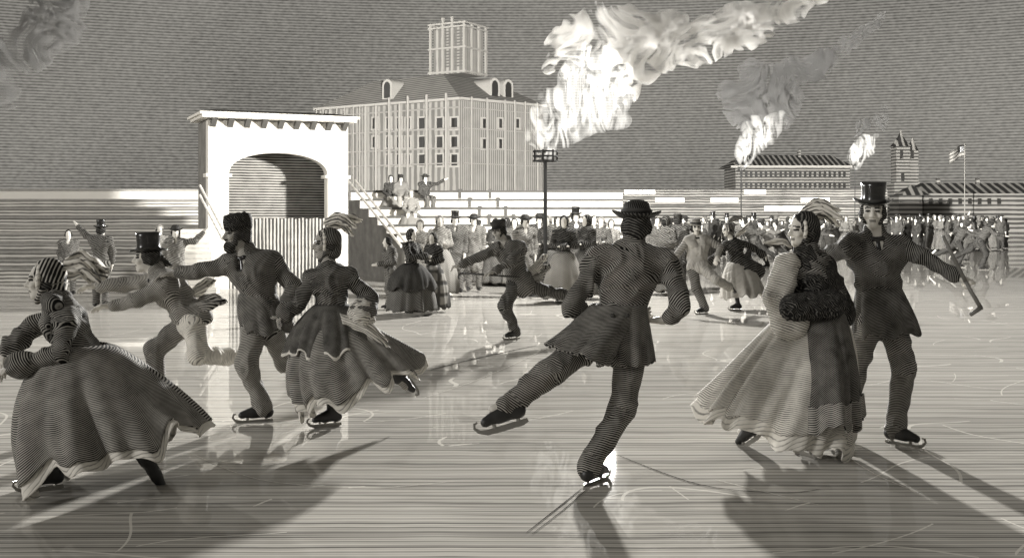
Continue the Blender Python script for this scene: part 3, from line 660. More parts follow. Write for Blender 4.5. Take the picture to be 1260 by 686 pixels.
# ---- terraces of benches
def terrace(name, label, rows, mfront, mtop, group='bench terraces round the ice', edge='nosing'):
    r0 = rows[0]; root = empty(name, ((r0[0] + r0[1]) / 2, r0[2], 0), label, 'terrace', group)
    for i, (x0, x1, y0, y1, z0, z1) in enumerate(rows):
        mb = MB(); mb.box(x0, x1, y0, y1, z0, z1); st = mb.build('step', M[mtop if i == len(rows) - 1 else mfront], root)
        if edge:
            mb = MB(); mb.box(x0, x1, y0 - .035, y0 - .003, z1 - .05, z1 + .012); mb.build('board_edge', M[edge], st)
    return root
rows = []
zp = 0
for i in range(9):
    Y = 27 + i * .82; y = 330 - i * 10.6; z = H - (y - 265) * Y / F0; rows.append((-70, gx(252, Y) if i > 0 else gx(240, Y), Y, Y + .82, 0 if i == 0 else rows[-1][5] - .3, z))
rows.append((-70, gx(252, 35), 34.5, 34.9, rows[-1][5] - .3, H + 32 * 34.5 / F0))
tl = terrace('bench_terrace', 'long grey stepped bench terrace with pale top rail left of the bandstand', rows, 'bank', 'cream', edge='far_trim')
rows = []; P = []
for i in range(7):
    Y = 27 + i * .85; y = 297 - i * 10.4; z = H - (y - 265) * Y / F0; xl = gx(500 - i * 11.4, Y); P.append((xl, Y, z))
    rows.append((xl, gx(766, Y), Y, Y + .85, 0 if i == 0 else rows[-1][5] - .3, z))
tr = terrace('bench_terrace', 'white stepped bench terrace with seated onlookers right of the bandstand', rows, 'white_paint', 'white_paint')
mb = MB()
for i in range(7):
    a = P[i]; c = P[i + 1] if i < 6 else (a[0] - .25, a[1] + .85, a[2]); o_ = (-.03, -.02)
    V = [(a[0] + o_[0], a[1] - .04, 0), (c[0] + o_[0], c[1] - .04, 0), (c[0] + o_[0], c[1] - .04, a[2] - .02), (a[0] + o_[0], a[1] - .04, a[2] - .02)]
    mb.add(V + [(v[0] + .02, v[1] + .03, v[2]) for v in V], [(0, 1, 2, 3), (7, 6, 5, 4), (0, 3, 7, 4), (1, 5, 6, 2), (2, 6, 7, 3)])
mb.build('stepped_side', M['dark_boards'], tr)
for dx, dz in ((0, .30), (9, .34)):
    mb = MB(); mb.bar(px(428 + dx, 222, 32.0), px(494 + dx, 303, 26.9), .035); mb.build('hand_rail', M['white_paint'], tr)
for k, (xa, xb) in enumerate(((566, 602), (603, 632))):
    mb = MB()
    for i in range(3, 7): 
        q = P[i]; t = (i - 3) / 3; X = gx(xb + (xa - xb) * t, q[1]); mb.box(X - .05, X + .05, q[1] - .05, q[1] + .8, q[2] + .015, q[2] + .05); mb.box(X - .04, X + .04, q[1] - .06, q[1] - .036, q[2] - .22, q[2] + .01)
    mb.build('aisle_edge', M['nosing'], tr)
rows = []
for i in range(6):
    Y = 60 + i * 1.3; z = .75 + i * .5; rows.append((gx(690, 60), gx(1092, Y), Y, Y + 1.3, 0 if i == 0 else rows[-1][5] - .5, z))
fbk = terrace('bench_terrace', 'far dark grey bench terrace along the right bank below the long buildings', rows, 'bank_far', 'bank_far')
for xa, xb, i in ((768, 806, 5), (874, 908, 4), (915, 942, 5), (985, 1020, 4), (940, 990, 3), (806, 842, 4)):
    r_ = rows[i]; mb = MB(); mb.box(gx(xa, r_[2]), gx(xb, r_[2]), r_[2] - .12, r_[2] - .04, r_[5] - .30, r_[5] - .02); mb.build('snowy_board', M['white_paint'], fbk)
# ---- the big half-built hall wrapped in scaffolding
hC = np.array((gx(565, 100), 100.)); hL = np.array((gx(391, 110), 110.)); hR = np.array((gx(669, 107), 107.)); hB = hL + hR - hC
ZE = 12.3; ZR = 15.0
hall = empty('hall_building', (hC[0], hC[1], 0), 'large grey half built hall with hipped roof, dormers and square tower behind the terrace', 'building')
def wallquad(a, b, z0, z1, th=.3):
    d = (b - a) / np.linalg.norm(b - a); n = np.array((d[1], -d[0])) * th; V = [(*a, z0), (*b, z0), (*b, z1), (*a, z1)]; V += [(p[0] - n[0], p[1] - n[1], p[2]) for p in V]
    mb = MB(); mb.add(V, [(0, 1, 2, 3), (7, 6, 5, 4), (0, 4, 5, 1), (1, 5, 6, 2), (2, 6, 7, 3), (3, 7, 4, 0)]); return mb
for a, b in ((hL, hC), (hC, hR), (hR, hB), (hB, hL)): wallquad(a, b, 0, ZE).build('wall', M['hall_wall'], hall)
cen = (hL + hR) / 2; dk = [cen + (p - cen) * .50 for p in (hL, hC, hR, hB)]; ev = [cen + (p - cen) * 1.035 for p in (hL, hC, hR, hB)]
mb = MB(); V = [(*p, ZE + .004) for p in ev] + [(*p, ZR) for p in dk]
mb.add(V, [(0, 1, 5, 4), (1, 2, 6, 5), (2, 3, 7, 6), (3, 0, 4, 7), (4, 5, 6, 7), (3, 2, 1, 0)]); mb.build('roof', M['hall_roof'], hall)
mb = MB(); 
for a, b in ((ev[0], ev[1]), (ev[1], ev[2])): mb.bar((*a, ZE), (*b, ZE), .16, 4)
mb.build('eaves_board', M['far_trim'], hall)
dL = unit(hC - hL); nL = np.array((dL[1], -dL[0])); dR = unit(hR - hC); nR = np.array((dR[1], -dR[0]))
def on_left(xp): # photo column -> point along the left face
    k = (xp - 630) / F0; t = (hL[0] - k * hL[1]) / (k * (hC - hL)[1] - (hC - hL)[0]); return hL + (hC - hL) * t
def on_right(xp):
    k = (xp - 630) / F0; t = (hC[0] - k * hC[1]) / (k * (hR - hC)[1] - (hR - hC)[0]); return hC + (hR - hC) * t
def window(p, d, n, z, w=.75, h=1.9):
    mb = MB((p[0] + n[0] * .04, p[1] + n[1] * .04, z), math.atan2(d[1], d[0]))
    for x0, x1, z0, z1 in ((-w, -w + .14, -h / 2, h / 2), (w - .14, w, -h / 2, h / 2), (-w + .14, w - .14, h / 2 - .14, h / 2), (-w - .05, w + .05, -h / 2 - .16, -h / 2)): mb.box(x0, x1, -.12, .03, z0, z1)
    f = mb.build('window', M['far_trim'], hall)
    mb = MB((p[0] + n[0] * .03, p[1] + n[1] * .03, z), math.atan2(d[1], d[0])); mb.box(-w + .14, w - .14, -.05, .02, -h / 2, h / 2 - .14)
    mb.box(-.03, .03, -.07, -.052, -h / 2, h / 2 - .14); mb.build('pane', M['glass_dark'], f)
for xp in (462, 479, 492, 503, 520, 542, 563):
    for yp in (151, 174, 196):
        if xp < 470 and yp == 196: continue
        p = on_left(xp if xp < 562 else 560); z = H - (yp - 265) * p[1] / F0; window(p, dL, nL, z, .42 if xp < 505 else .5, 1.15)
for xp, yp in ((595, 151), (615, 151), (636, 151), (595, 176), (615, 176)):
    p = on_right(xp); window(p, dR, nR, H - (yp - 265) * p[1] / F0, .35, 1.0)
for xp, yb, on, n_, d_ in ((472, 120, on_left, nL, dL), (622, 119, on_right, nR, dR), (643, 119, on_right, nR, dR)):   # arched dormers
    p = on(xp); q = p + (cen - p) * .22; mb = MB((q[0], q[1], 0), math.atan2(d_[1], d_[0])); zb = ZE + .5; n = 10
    prof = [(-.62, zb), (.62, zb), (.62, zb + 1.3)] + [(.62 * math.cos(math.pi * i / n), zb + 1.3 + .6 * math.sin(math.pi * i / n)) for i in range(1, n)] + [(-.62, zb + 1.3)]
    mb.prism(prof, -1.0, 2.4); dm = mb.build('dormer', M['far_trim'], hall)
    mb = MB((q[0], q[1], 0), math.atan2(d_[1], d_[0])); mb.prism([(x * .6, zb + .1 + (z - zb) * .82) for x, z in prof], -1.03, -1.003); mb.build('dormer_window', M['glass_dark'], dm)
# tower: open timber frame with louvred panels
tx0, tx1, tY = gx(525, 107), gx(590, 107), 107.0; tz0 = ZR + .004; tz1 = H + 229 * 107 / F0; tw = (tx1 - tx0) * .74
tyaw = math.atan2(dL[1], dL[0]) * .55
tp = (tx0 + (tx1 - tx0) * .62, tY - 2.0)
def tw_part(name, m, fn, par=None): b = MB((tp[0], tp[1], 0), tyaw - math.radians(12)); fn(b); return b.build(name, M[m], par or hall)
hw = tw / 2
tower = tw_part('tower', 'hall_wall', lambda b: b.box(-hw + .2, hw - .2, -hw + .2, hw - .2, tz0, tz1 - .5))
def tframe(b):
    for x in (-hw, -hw * .25, hw * .3, hw):
        b.box(x - .11, x + .11, -hw - .1, -hw + .1, tz0, tz1 + (.5 if abs(x) < hw else 0))
    for y in (-hw * .3, hw * .35, hw):
        for x in (-hw, hw): b.box(x - .1, x + .1, y - .11, y + .11, tz0, tz1)
    for z in (tz0 + .15, (tz0 + tz1) / 2, tz1 - .45, tz1 - .1):
        b.box(-hw - .25, hw + .25, -hw - .14, -hw - .05, z - .08, z + .08)
        for x in (-hw - .14, hw + .05): b.box(x, x + .09, -hw - .04, hw + .2, z - .08, z + .08)
tw_part('tower_frame', 'scaf', tframe, tower)
for z in ((tz0 * .62 + tz1 * .38) - 1.2, tz1 - 2.3):
    for x0, x1 in ((-hw * .2, hw * .25), (hw * .38, hw * .9)):
        tw_part('louvre', 'nosing', lambda b: [b.box(x0, x1, -hw + .14, -hw + .19, z + .28 * i, z + .28 * i + .16) for i in range(6)], tower)
        tw_part('louvre', 'nosing', lambda b: [b.box(-hw + .14, -hw + .19, x0 - .6, x1 - .6, z + .28 * i, z + .28 * i + .16) for i in range(6)], tower)
# scaffolding
sc = empty('scaffolding', (hC[0], hC[1] - 1, 0), 'pale pole scaffolding standing against the walls of the big hall', 'scaffolding')
for xp in (396, 404, 412, 421, 430, 441, 449, 456, 469, 485, 498, 508, 531, 555):
    p = on_left(xp) + nL * .75; z = ZE + (.5 if xp in (485, 508, 531, 555) else -.1); mb = MB(); mb.bar((*p, 0), (*p, z), .15 if xp > 450 else .09, 6, .13 if xp > 450 else .08); mb.build('pole', M['scaf'], sc)
for xp in (574, 593, 615, 627, 640, 655):
    p = on_right(xp) + nR * .75; mb = MB(); mb.bar((*p, 0), (*p, ZE + .2), .10, 6, .09); mb.build('pole', M['scaf'], sc)
for yp in (139, 163, 186, 204):
    z = H - (yp - 265) * 105 / F0; mb = MB(); mb.bar((*(hL + nL * .62), z), (*(hC + nL * .62 + dL * .4), z), .07, 5); mb.build('ledger', M['scaf'], sc)
    mb = MB(); mb.bar((*(hC + nR * .62), z), (*(hR + nR * .62), z), .05, 5); mb.build('ledger', M['scaf'], sc)

# ---- far buildings on the right
fb = empty('long_building', (gx(978, 190), 190, 0), 'long low grey building with dark ribbed roof beyond the second torch', 'building')
def far_part(name, m, fn, root): b = MB(); fn(b); return b.build(name, M[m], root)
k = 190 / F0; x0, x1 = gx(905, 190), gx(1046, 190); ze, zr = H + 60 * k, H + 76 * k
far_part('wall', 'far_wall', lambda b: b.box(x0, x1, 190, 200, 0, ze), fb)
far_part('roof', 'far_roof', lambda b: b.add([(x0 - 1, 189, ze + .01), (x1 + .5, 189, ze + .01), (x1 + .5, 201, ze + .01), (x0 - 1, 201, ze + .01), (x0 + 2, 195, zr), (x1 - 2, 195, zr)], [(0, 1, 5, 4), (1, 2, 5), (2, 3, 4, 5), (3, 0, 4), (3, 2, 1, 0)]), fb)
far_part('eaves_board', 'far_trim', lambda b: b.box(x0 - 1, x1 + .5, 188.7, 188.95, ze - .25, ze + .15), fb)
far_part('chimney', 'far_wall', lambda b: b.box(gx(990, 190), gx(993, 190), 194, 195, zr - .5, zr + .9), fb)
for r_ in range(2):
    for i in range(22):
        X = x0 + 1 + i * (x1 - x0 - 2) / 21; z = ze - 1.3 - r_ * 1.9; far_part('window', 'glass_dark', lambda b: b.box(X - .22, X + .22, 189.9, 189.97, z - .45, z + .45), fb)
tk = 170 / F0; ct = empty('stone_tower', (gx(1118, 170), 170, 0), 'slim grey castle like tower with pointed turret behind the top hatted man', 'tower')
far_part('wall', 'far_wall', lambda b: (b.box(gx(1103, 170), gx(1120, 170), 170, 172.5, 0, H + 85 * tk), b.box(gx(1120, 170) + .02, gx(1132, 170), 170.6, 172.5, 0, H + 80 * tk), b.box(gx(1099, 170), gx(1136, 170), 169.5, 173, 0, H + 40 * tk)), ct)
far_part('turret_roof', 'far_roof', lambda b: b.lathe([(1.75, H + 85 * tk), (1.1, H + 90 * tk), (.4, H + 98 * tk), (.05, H + 106 * tk)], (gx(1111.5, 170), 171.2, 0), 4 * 2), ct)
far_part('turret_roof', 'far_roof', lambda b: b.lathe([(1.0, H + 80 * tk), (.5, H + 88 * tk), (.05, H + 96 * tk)], (gx(1127, 170), 171.5, 0), 8), ct)
for xp, yp in ((1109, 190), (1122, 190), (1109, 218)): far_part('window', 'glass_dark', lambda b: b.box(gx(xp - 1.8, 170), gx(xp + 1.8, 170), 169.3 if yp > 200 else 169.9, 169.45 if yp > 200 else 169.97, H - (yp + 5 - 265) * tk, H - (yp - 5 - 265) * tk), ct)
sb = empty('low_building', (gx(1122, 120), 120, 0), 'small square building with dark hipped roof at the foot of the tower', 'building'); qk = 120 / F0
far_part('wall', 'far_wall', lambda b: b.box(gx(1106, 120), gx(1135, 120), 120, 123, 0, H + 25 * qk), sb)
far_part('roof', 'far_roof', lambda b: b.lathe([(2.2, H + 25 * qk), (.05, H + 38 * qk)], (gx(1120.5, 121.5), 121.5, 0), 4), sb)
lb = empty('long_building', (gx(1190, 122), 122, 0), 'low pale row building with small square windows below the flagpole', 'building'); qk = 122 / F0
far_part('wall', 'far_wall', lambda b: b.box(gx(1136, 122), gx(1290, 122), 122, 128, 0, H + 27 * qk), lb)
far_part('roof', 'far_roof', lambda b: b.add([(gx(1135, 122), 121.6, H + 27 * qk + .01), (gx(1292, 122), 121.6, H + 27 * qk + .01), (gx(1292, 122), 129, H + 27 * qk + .01), (gx(1135, 122), 129, H + 27 * qk + .01), (gx(1145, 122), 125, H + 41 * qk), (gx(1280, 122), 125, H + 41 * qk)], [(0, 1, 5, 4), (1, 2, 5), (2, 3, 4, 5), (3, 0, 4), (3, 2, 1, 0)]), lb)
for i in range(8):
    X = gx(1145 + 12 * i, 122); far_part('window', 'glass_dark', lambda b: b.box(X - .2, X + .2, 121.9, 121.97, H + 14 * qk, H + 21 * qk), lb)
for xp in (1157, 1206): far_part('chimney', 'far_wall', lambda b: b.box(gx(xp, 124) - .18, gx(xp, 124) + .18, 124.5, 124.9, H + 36 * qk, H + 47 * qk), lb)
fl = empty('flagpole', (gx(1187, 110), 110, 0), 'thin flagpole flying a striped flag above the low row building', 'flagpole')
far_part('pole', 'scaf', lambda b: b.bar((gx(1187, 110), 110, 0), (gx(1187, 110), 110, H + 88 * 110 / F0), .05, 6, .035), fl)
k = 110 / F0; V = []; mi = []
for i in range(13):
    for j in range(8): t = i / 12; V.append((gx(1186.5 - 19 * t, 110), 110 + .25 * math.sin(t * 6), H + (86 - 2.1 * j - 9 * t * t + 1.0 * math.sin(t * 6 + 1)) * k))
Fq = [[i * 8 + j, i * 8 + j + 1, (i + 1) * 8 + j + 1, (i + 1) * 8 + j] for i in range(12) for j in range(7)]; mi = [(2 if (i < 5 and j < 4) else j % 2) for i in range(12) for j in range(7)]
mk('flag', V, Fq, [M['nosing'], M['far_trim'], M['glass_dark']], fl, True, mi=mi, solid=.03)

# ---- torches: iron fire baskets on poles, flames and the smoke blown off them
def flame_mat(strength, k=1.0):
    m = bpy.data.materials.new('flame'); m.use_nodes = True; nt = m.node_tree; nt.nodes.clear(); L = nt.links.new
    tc = nt.nodes.new('ShaderNodeTexCoord'); mp = nd(nt, 'ShaderNodeMapping'); mp.inputs['Rotation'].default_value = (0, math.radians(35), 0); mp.inputs['Scale'].default_value = (1.9 / k, 1.1 / k, .75 / k); L(tc.outputs['Object'], mp.inputs[0])
    nz = nd(nt, 'ShaderNodeTexNoise'); nz.inputs['Scale'].default_value = 1.3; nz.inputs['Detail'].default_value = 2; nz.inputs['Distortion'].default_value = 1.6; L(mp.outputs[0], nz.inputs['Vector'])
    s = mth(nt, 'SINE', mth(nt, 'MULTIPLY', nz.outputs[0], 26)); f = mth(nt, 'MULTIPLY', mth(nt, 'ADD', s, .45), 1.5, clamp=True)
    e = nt.nodes.new('ShaderNodeEmission'); e.inputs[0].default_value = (1, .97, .90, 1); L(mth(nt, 'MULTIPLY', f, strength / k), e.inputs[1])
    o = nt.nodes.new('ShaderNodeOutputMaterial'); L(e.outputs[0], o.inputs['Volume']); return m
M['flame'] = flame_mat(2.2); M['flame_far'] = flame_mat(2.6, 1.9)
def smoke_mat(name, dens, alb, k=1.0, thr=.0, band=24):
    """smoke: thin curling sheets of scattering soot"""
    m = bpy.data.materials.new(name); m.use_nodes = True; nt = m.node_tree; nt.nodes.clear(); L = nt.links.new
    tc = nt.nodes.new('ShaderNodeTexCoord'); mp = nd(nt, 'ShaderNodeMapping'); mp.inputs['Scale'].default_value = (.75 / k, .45 / k, .95 / k); mp.inputs['Rotation'].default_value = (0, math.radians(-25), 0); L(tc.outputs['Object'], mp.inputs[0])
    nz = nd(nt, 'ShaderNodeTexNoise'); nz.inputs['Scale'].default_value = 1.0; nz.inputs['Detail'].default_value = 2.5; nz.inputs['Distortion'].default_value = 1.2; L(mp.outputs[0], nz.inputs['Vector'])
    n2 = nd(nt, 'ShaderNodeTexNoise'); n2.inputs['Scale'].default_value = 1.7 / k; n2.inputs['Detail'].default_value = 4; L(tc.outputs['Object'], n2.inputs['Vector'])
    s = mth(nt, 'SINE', mth(nt, 'MULTIPLY', nz.outputs[0], band)); f = mth(nt, 'MULTIPLY', mth(nt, 'ADD', s, -.15 + thr), 1.7, clamp=True)
    w = mth(nt, 'MULTIPLY', mth(nt, 'SUBTRACT', n2.outputs[0], .32), 4.0, clamp=True)
    v = nt.nodes.new('ShaderNodeVolumePrincipled'); v.inputs['Color'].default_value = (alb, alb * .985, alb * .955, 1); L(mth(nt, 'MULTIPLY', mth(nt, 'MULTIPLY', f, w), dens / k), v.inputs['Density'])
    o = nt.nodes.new('ShaderNodeOutputMaterial'); L(v.outputs[0], o.inputs['Volume']); return m
M['smoke'] = smoke_mat('smoke', 12, .86, 1.0, .1, 46); M['smoke_grey'] = smoke_mat('smoke_grey', 15, .34, 1.7, .42, 60); M['smoke_left'] = smoke_mat('smoke_streaked', 12, .30, .85, .15, 60)
def torch(x, ytop, Y, label, sc=1.0, lean=0):
    g = np.array((gx(x, Y), Y, 0)); zt = H - (ytop - 265) * Y / F0; root = empty('torch', g, label, 'torch', 'burning torches round the rink')
    mb = MB(); mb.bar((*g[:2], 0), (g[0] + lean, Y, zt - .18 * sc), .045 * sc, 8, .035 * sc); mb.build('pole', M['iron'], root)
    c = (g[0] + lean, Y, zt - .18 * sc); mb = MB(); R0 = .235 * sc; hh = .19 * sc
    for z in (0, .5, 1):
        for i in range(14): 
            a, b = 2 * math.pi * i / 14, 2 * math.pi * (i + 1) / 14; mb.bar((c[0] + R0 * math.cos(a), c[1] + R0 * math.sin(a), c[2] + z * hh), (c[0] + R0 * math.cos(b), c[1] + R0 * math.sin(b), c[2] + z * hh), .022 * sc, 4)
    for i in range(7): a = 2 * math.pi * i / 7; mb.bar((c[0] + R0 * math.cos(a), c[1] + R0 * math.sin(a), c[2] - .01), (c[0] + R0 * math.cos(a), c[1] + R0 * math.sin(a), c[2] + hh + .03 * sc), .024 * sc, 4); mb.bar(c, (c[0] + R0 * math.cos(a), c[1] + R0 * math.sin(a), c[2]), .016 * sc, 4)
    mb.build('fire_basket', M['iron'], root); 
    return root
def plume(name, label, cat, segs, Y, vox, m, fold, freq, group, spread=.25, kind=None, parent=None, loc=None):
    f = SDF(vox); k = Y / F0; rnd = random.Random(int(segs[0][0][0] * 13 + len(segs)))
    for s_ in segs:
        a, b, r0, r1 = s_; pa = px(a[0], a[1], Y + (a[2] if len(a) > 2 else 0)); pb = px(b[0], b[1], Y + (b[2] if len(b) > 2 else 0)); ax = unit(pb - pa)
        n = max(1, int(np.linalg.norm(pb - pa) / ((r0 + r1) * k * .30)))
        if cat == 'flame': f.cap(pa, pb, r0 * k * 1.25, r1 * k * 1.25, k=6 * k); continue
        for i in range(n + 1):
            t = i / max(n, 1); c = pa + (pb - pa) * t; rr = (r0 + (r1 - r0) * t) * k
            c = c + np.array([rnd.uniform(-1, 1) * q for q in (.25, .5, .3)]) * rr; rr *= rnd.uniform(.6, 1.08)
            f.ell(c, (rr, rr * 1.0, rr * .92), k=4 * k, hd=ax * .9 + np.array((.0, .0, .55)))
            for _ in range(4):
                v = unit([rnd.gauss(0, 1), rnd.gauss(0, .7) - .3, rnd.gauss(0, 1)]); r2 = rr * rnd.uniform(.28, .5)
                f.ell(c + v * rr * .85, (r2,) * 3, k=3 * k, hd=unit(ax + np.cross(ax, v) * .9 + v * .4))
    V, Q, h = f.mesh(fold, freq, 2); 
    o = mk(name, V, Q, M[m], parent, True, h, loc=None if parent else (px(*segs[0][0][:2], Y) if loc is None else loc))
    if not parent: tag(o, label, cat, group, kind)
    return o
def lamp(name, p, e, fall='Constant'):
    l = bpy.data.lights.new(name, 'POINT'); l.energy = e; l.shadow_soft_size = .2; l.color = (1, .985, .955); l.use_nodes = True; nt = l.node_tree
    em = nt.nodes['Emission']; fo = nt.nodes.new('ShaderNodeLightFalloff'); fo.inputs[0].default_value = 1.0; nt.links.new(fo.outputs[fall], em.inputs['Strength'])
    o = bpy.data.objects.new(name, l); COL.objects.link(o); o.location = tuple(p); return o
YT = 22.0
t1 = torch(671, 187, YT, 'tall iron torch with the largest flame, standing behind the crowd')
plume('flame', 'large bright flame rising out of the tallest torch basket', 'flame', [((668, 187), (659, 166), 6, 8), ((659, 166), (664, 142), 8, 8), ((664, 142), (680, 124), 8, 12), ((680, 124), (686, 116), 13, 9), ((674, 187), (680, 164), 6, 8), ((680, 164), (700, 148), 8, 12),
      ((700, 148), (706, 118), 12, 13), ((706, 118), (706, 92), 13, 14), ((706, 92), (722, 72), 14, 14), ((722, 72), (746, 72), 13, 11), ((746, 72), (760, 92), 10, 15), ((700, 148), (728, 128), 12, 18), ((728, 128), (732, 106), 18, 17), ((732, 106), (750, 100), 17, 17), ((750, 100), (758, 122), 17, 15), ((758, 122), (752, 142), 14, 11), ((706, 152), (742, 146), 9, 11),
      ((679, 186), (696, 172), 5, 5), ((696, 172), (722, 160), 6, 7), ((722, 160), (744, 152), 6, 7), ((660, 172), (652, 156), 3, 1.5), ((653, 172), (650, 160), 2, 1), ((690, 112), (694, 98), 6, 3), ((752, 150), (766, 148), 6, 8)], YT, .04, 'flame', .05, (3, 3, 2), 'torch flames')
plume('smoke', 'thick pale smoke plume streaming right from the largest flame', 'smoke', [((690, 58, 1.2), (735, 38, 1.2), 26, 34), ((735, 38, 1.2), (800, 40, 1.2), 34, 38), ((772, 92, .6), (800, 62, .9), 22, 34), ((800, 58, 1), (860, 44, 1.2), 36, 36), ((860, 44, 1.2), (920, 28, 1.4), 34, 27), ((920, 28, 1.4), (985, 4, 1.6), 25, 18), ((985, 4, 1.6), (1040, -25, 1.8), 17, 12), ((676, 82, 1.1), (690, 60, 1.2), 9, 16), ((768, 128, .5), (776, 100, .5), 9, 15)],
      YT, .06, 'smoke', .07, (2.4, 2.4, 2.4), 'torch smoke')
t2 = torch(912, 206, 45, 'thin torch pole with a smaller flame in front of the long building', .62)
plume('flame', 'smaller bright flame on the thin torch before the long building', 'flame', [((912, 204), (914, 188), 5, 8), ((914, 188), (926, 172), 9, 11), ((916, 196), (934, 178), 5, 8), ((926, 172), (920, 158), 10, 6), ((934, 176), (950, 152), 9, 8), ((950, 152), (962, 140), 7, 4), ((936, 166), (928, 146), 8, 4), ((948, 172), (966, 152), 4, 3)], 45, .07, 'flame_far', .12, (1.4, 1.4, 1.0), 'torch flames')
plume('smoke', 'dark grey smoke cloud drifting right above the middle torch', 'smoke', [((922, 168, .8), (912, 140, 1.2), 9, 14), ((934, 160, .8), (950, 136, 1.2), 9, 16), ((906, 150, 1.5), (900, 118, 1.5), 10, 16), ((904, 118, 1.5), (928, 96, 1.6), 16, 20), ((928, 130, 1.6), (960, 110, 1.6), 24, 28), ((960, 100, 1.6), (1010, 78, 2), 24, 17), ((1010, 78, 2), (1050, 50, 2.4), 14, 9), ((1050, 50, 2.4), (1090, 18, 2.8), 8, 5), ((962, 150, 1.5), (975, 120, 1.6), 13, 16)], 45, .10, 'smoke_grey', .10, (1.2, 1.2, 1.2), 'torch smoke')
t3 = torch(1052, 204, 62, 'distant torch burning behind the tall top hat', .55)
plume('flame', 'distant small flame rising behind the tall top hat', 'flame', [((1052, 203), (1053, 190), 4, 7), ((1053, 190), (1064, 176), 7, 8), ((1064, 176), (1078, 166), 5, 3), ((1056, 196), (1070, 184), 4, 5)], 62, .08, 'flame_far', .12, (1.2, 1.2, 1), 'torch flames')
plume('smoke', 'faint grey smoke wisp above the distant torch flame', 'smoke', [((1056, 172, 1.5), (1064, 154, 1.6), 7, 9), ((1066, 154, 1.6), (1086, 138, 1.6), 8, 7), ((1084, 160, 1.6), (1088, 146, 1.6), 5, 6)], 62, .12, 'smoke_grey', .10, (.9, .9, .9), 'torch smoke')
t4 = torch(-120, 196, 17, 'iron torch at the left edge of the rink beside the terrace')
plume('flame', 'flame on the torch at the left edge', 'flame', [((-120, 195), (-116, 160), 10, 18), ((-116, 160), (-96, 130), 20, 16), ((-96, 130), (-80, 100), 14, 8)], 17, .06, 'flame', .10, (2.2, 2.2, 1.6), 'torch flames')
plume('smoke', 'streaked smoke billow at the upper left corner', 'smoke', [((-70, 120, .6), (-20, 108, .8), 34, 30), ((-20, 112, .8), (12, 116, .9), 28, 18), ((-10, 70, .8), (24, 62, 1), 36, 32), ((24, 58, 1), (60, 36, 1.1), 32, 30), ((60, 34, 1.1), (100, -12, 1.3), 30, 24), ((8, 80, .9), (26, 84, .9), 16, 12)], 17, .05, 'smoke_left', .05, (2.6, 2.6, 2.6), 'torch smoke')
E1 = 90
lamp('torch_light', px(744, 166, YT), E1)
lamp('torch_light', px(918, 178, 45), 120, 'Linear'); lamp('torch_light', px(1056, 185, 62), 60, 'Linear'); lamp('torch_light', px(-112, 160, 16.6), 11)
M['stick_grey'] = plain('stick_ash_grey', .16, .5)
# =================================================================== THE SKATERS IN FRONT
def person(Y, x, label, group=None): return empty('person', (gx(x, Y), Y, 0), label, 'person', group)
X_, Y_, Z_ = np.eye(3)
G = 'skaters'
# --- man seen from behind, hands on hips, one leg kicked out
Y = 6.85; R = person(Y, 735, 'man in dark tailcoat seen from behind, hands on hips, kicking one skate out left', G)
J = pj(Y, head=(783, 277, .22), neck=(777, 308, .22), chest=(774, 338, .2), pelvis=(760, 402, .1), sl=(733, 320, .2), el=(704, 378, .08), wl=(733, 390, .26), sr=(819, 323, .2), er=(840, 378, .06), wr=(816, 394, .12),
       hl=(741, 415, .1), kl=(678, 456, -.14), al=(626, 497, -.25), tl=(592, 507, -.30), hr=(778, 418, .1), kr=(766, 500, .14), ar=(727, 578, .02), tr=(752, 580, .22))
dl = np.array((.5, .5, -.3)); J['dl'] = dl; J['dr'] = np.array((-1, .12, .0))
man(R, J, (.05, 1, 0), (.1, 1, 0), 1.02, .0075, 'coat_dark', 'trouser_dark', 'brim', front=False, plant='r', headup=(.02, .02, 1),
    o=dict(pnl=(0, 0, 1), pnr=(0, 0, 1), curll=.3, curlr=.9))
coat_skirt(R, 'coat_dark', px(757, 374, Y + .10), px(712, 437, Y - .10), (.15, .12), (.185, .17), (-.9, -.2), .07, 41, 5, .07, .5)
coat_skirt(R, 'coat_dark', px(764, 374, Y + .12), px(774, 446, Y + .05), (.155, .12), (.155, .165), (.3, 0), .03, 42, 5, .07, .5)
for dx in (-8, 10):
    f = SDF(.006); f.ell(px(762 + dx, 388, Y - .085), (.016, .012, .016), k=.004); sdf_obj(f, 'button', M['band'], R)
# --- tall man with top hat and stick on the right, facing us
Y = 8.07; R = person(Y, 1105, 'tall man in black coat and tall silk top hat holding out a stick', G)
J = pj(Y, head=(1074, 261, -.03), neck=(1077, 290), chest=(1078, 326), pelvis=(1085, 392), sl=(1046, 302, .03), el=(1010, 318, .22), wl=(978, 326, .30), sr=(1110, 302, -.02), er=(1148, 323, -.12), wr=(1180, 341, -.22),
       hl=(1070, 396), kl=(1050, 462, -.02), al=(1040, 535, .10), tl=(1030, 550, -.05), hr=(1098, 396), kr=(1112, 452, -.12), ar=(1102, 525, .03), tr=(1128, 545, -.10))
J['dr'] = np.array((.75, -.2, -.30))
man(R, J, (-.12, -1, 0), (-.35, -1, -.06), 1.0, .0068, 'coat_black', 'trouser_dark', 'top', plant='lr', headup=(.03, 0, 1), whiskers=True,
    o=dict(pnr=(-.2, .3, -1), curlr=1.25, curll=.4))
coat_skirt(R, 'coat_black', px(1081, 350, Y), px(1091, 412, Y), (.150, .115), (.235, .185), (.5, -.3), .03, 43, 7, .06, .5)
st = empty('walking_stick', px(1190, 352, Y - .27), 'pale stick with hooked end held out by the tall top hatted man', 'stick')
mb = MB(); mb.bar(px(1160, 290, Y - .26), px(1188, 346, Y - .27), .013, 8, .015); mb.bar(px(1188, 346, Y - .27), px(1207, 379, Y - .28), .013, 8, .016); mb.build('shaft', M['stick_grey'], st, True)
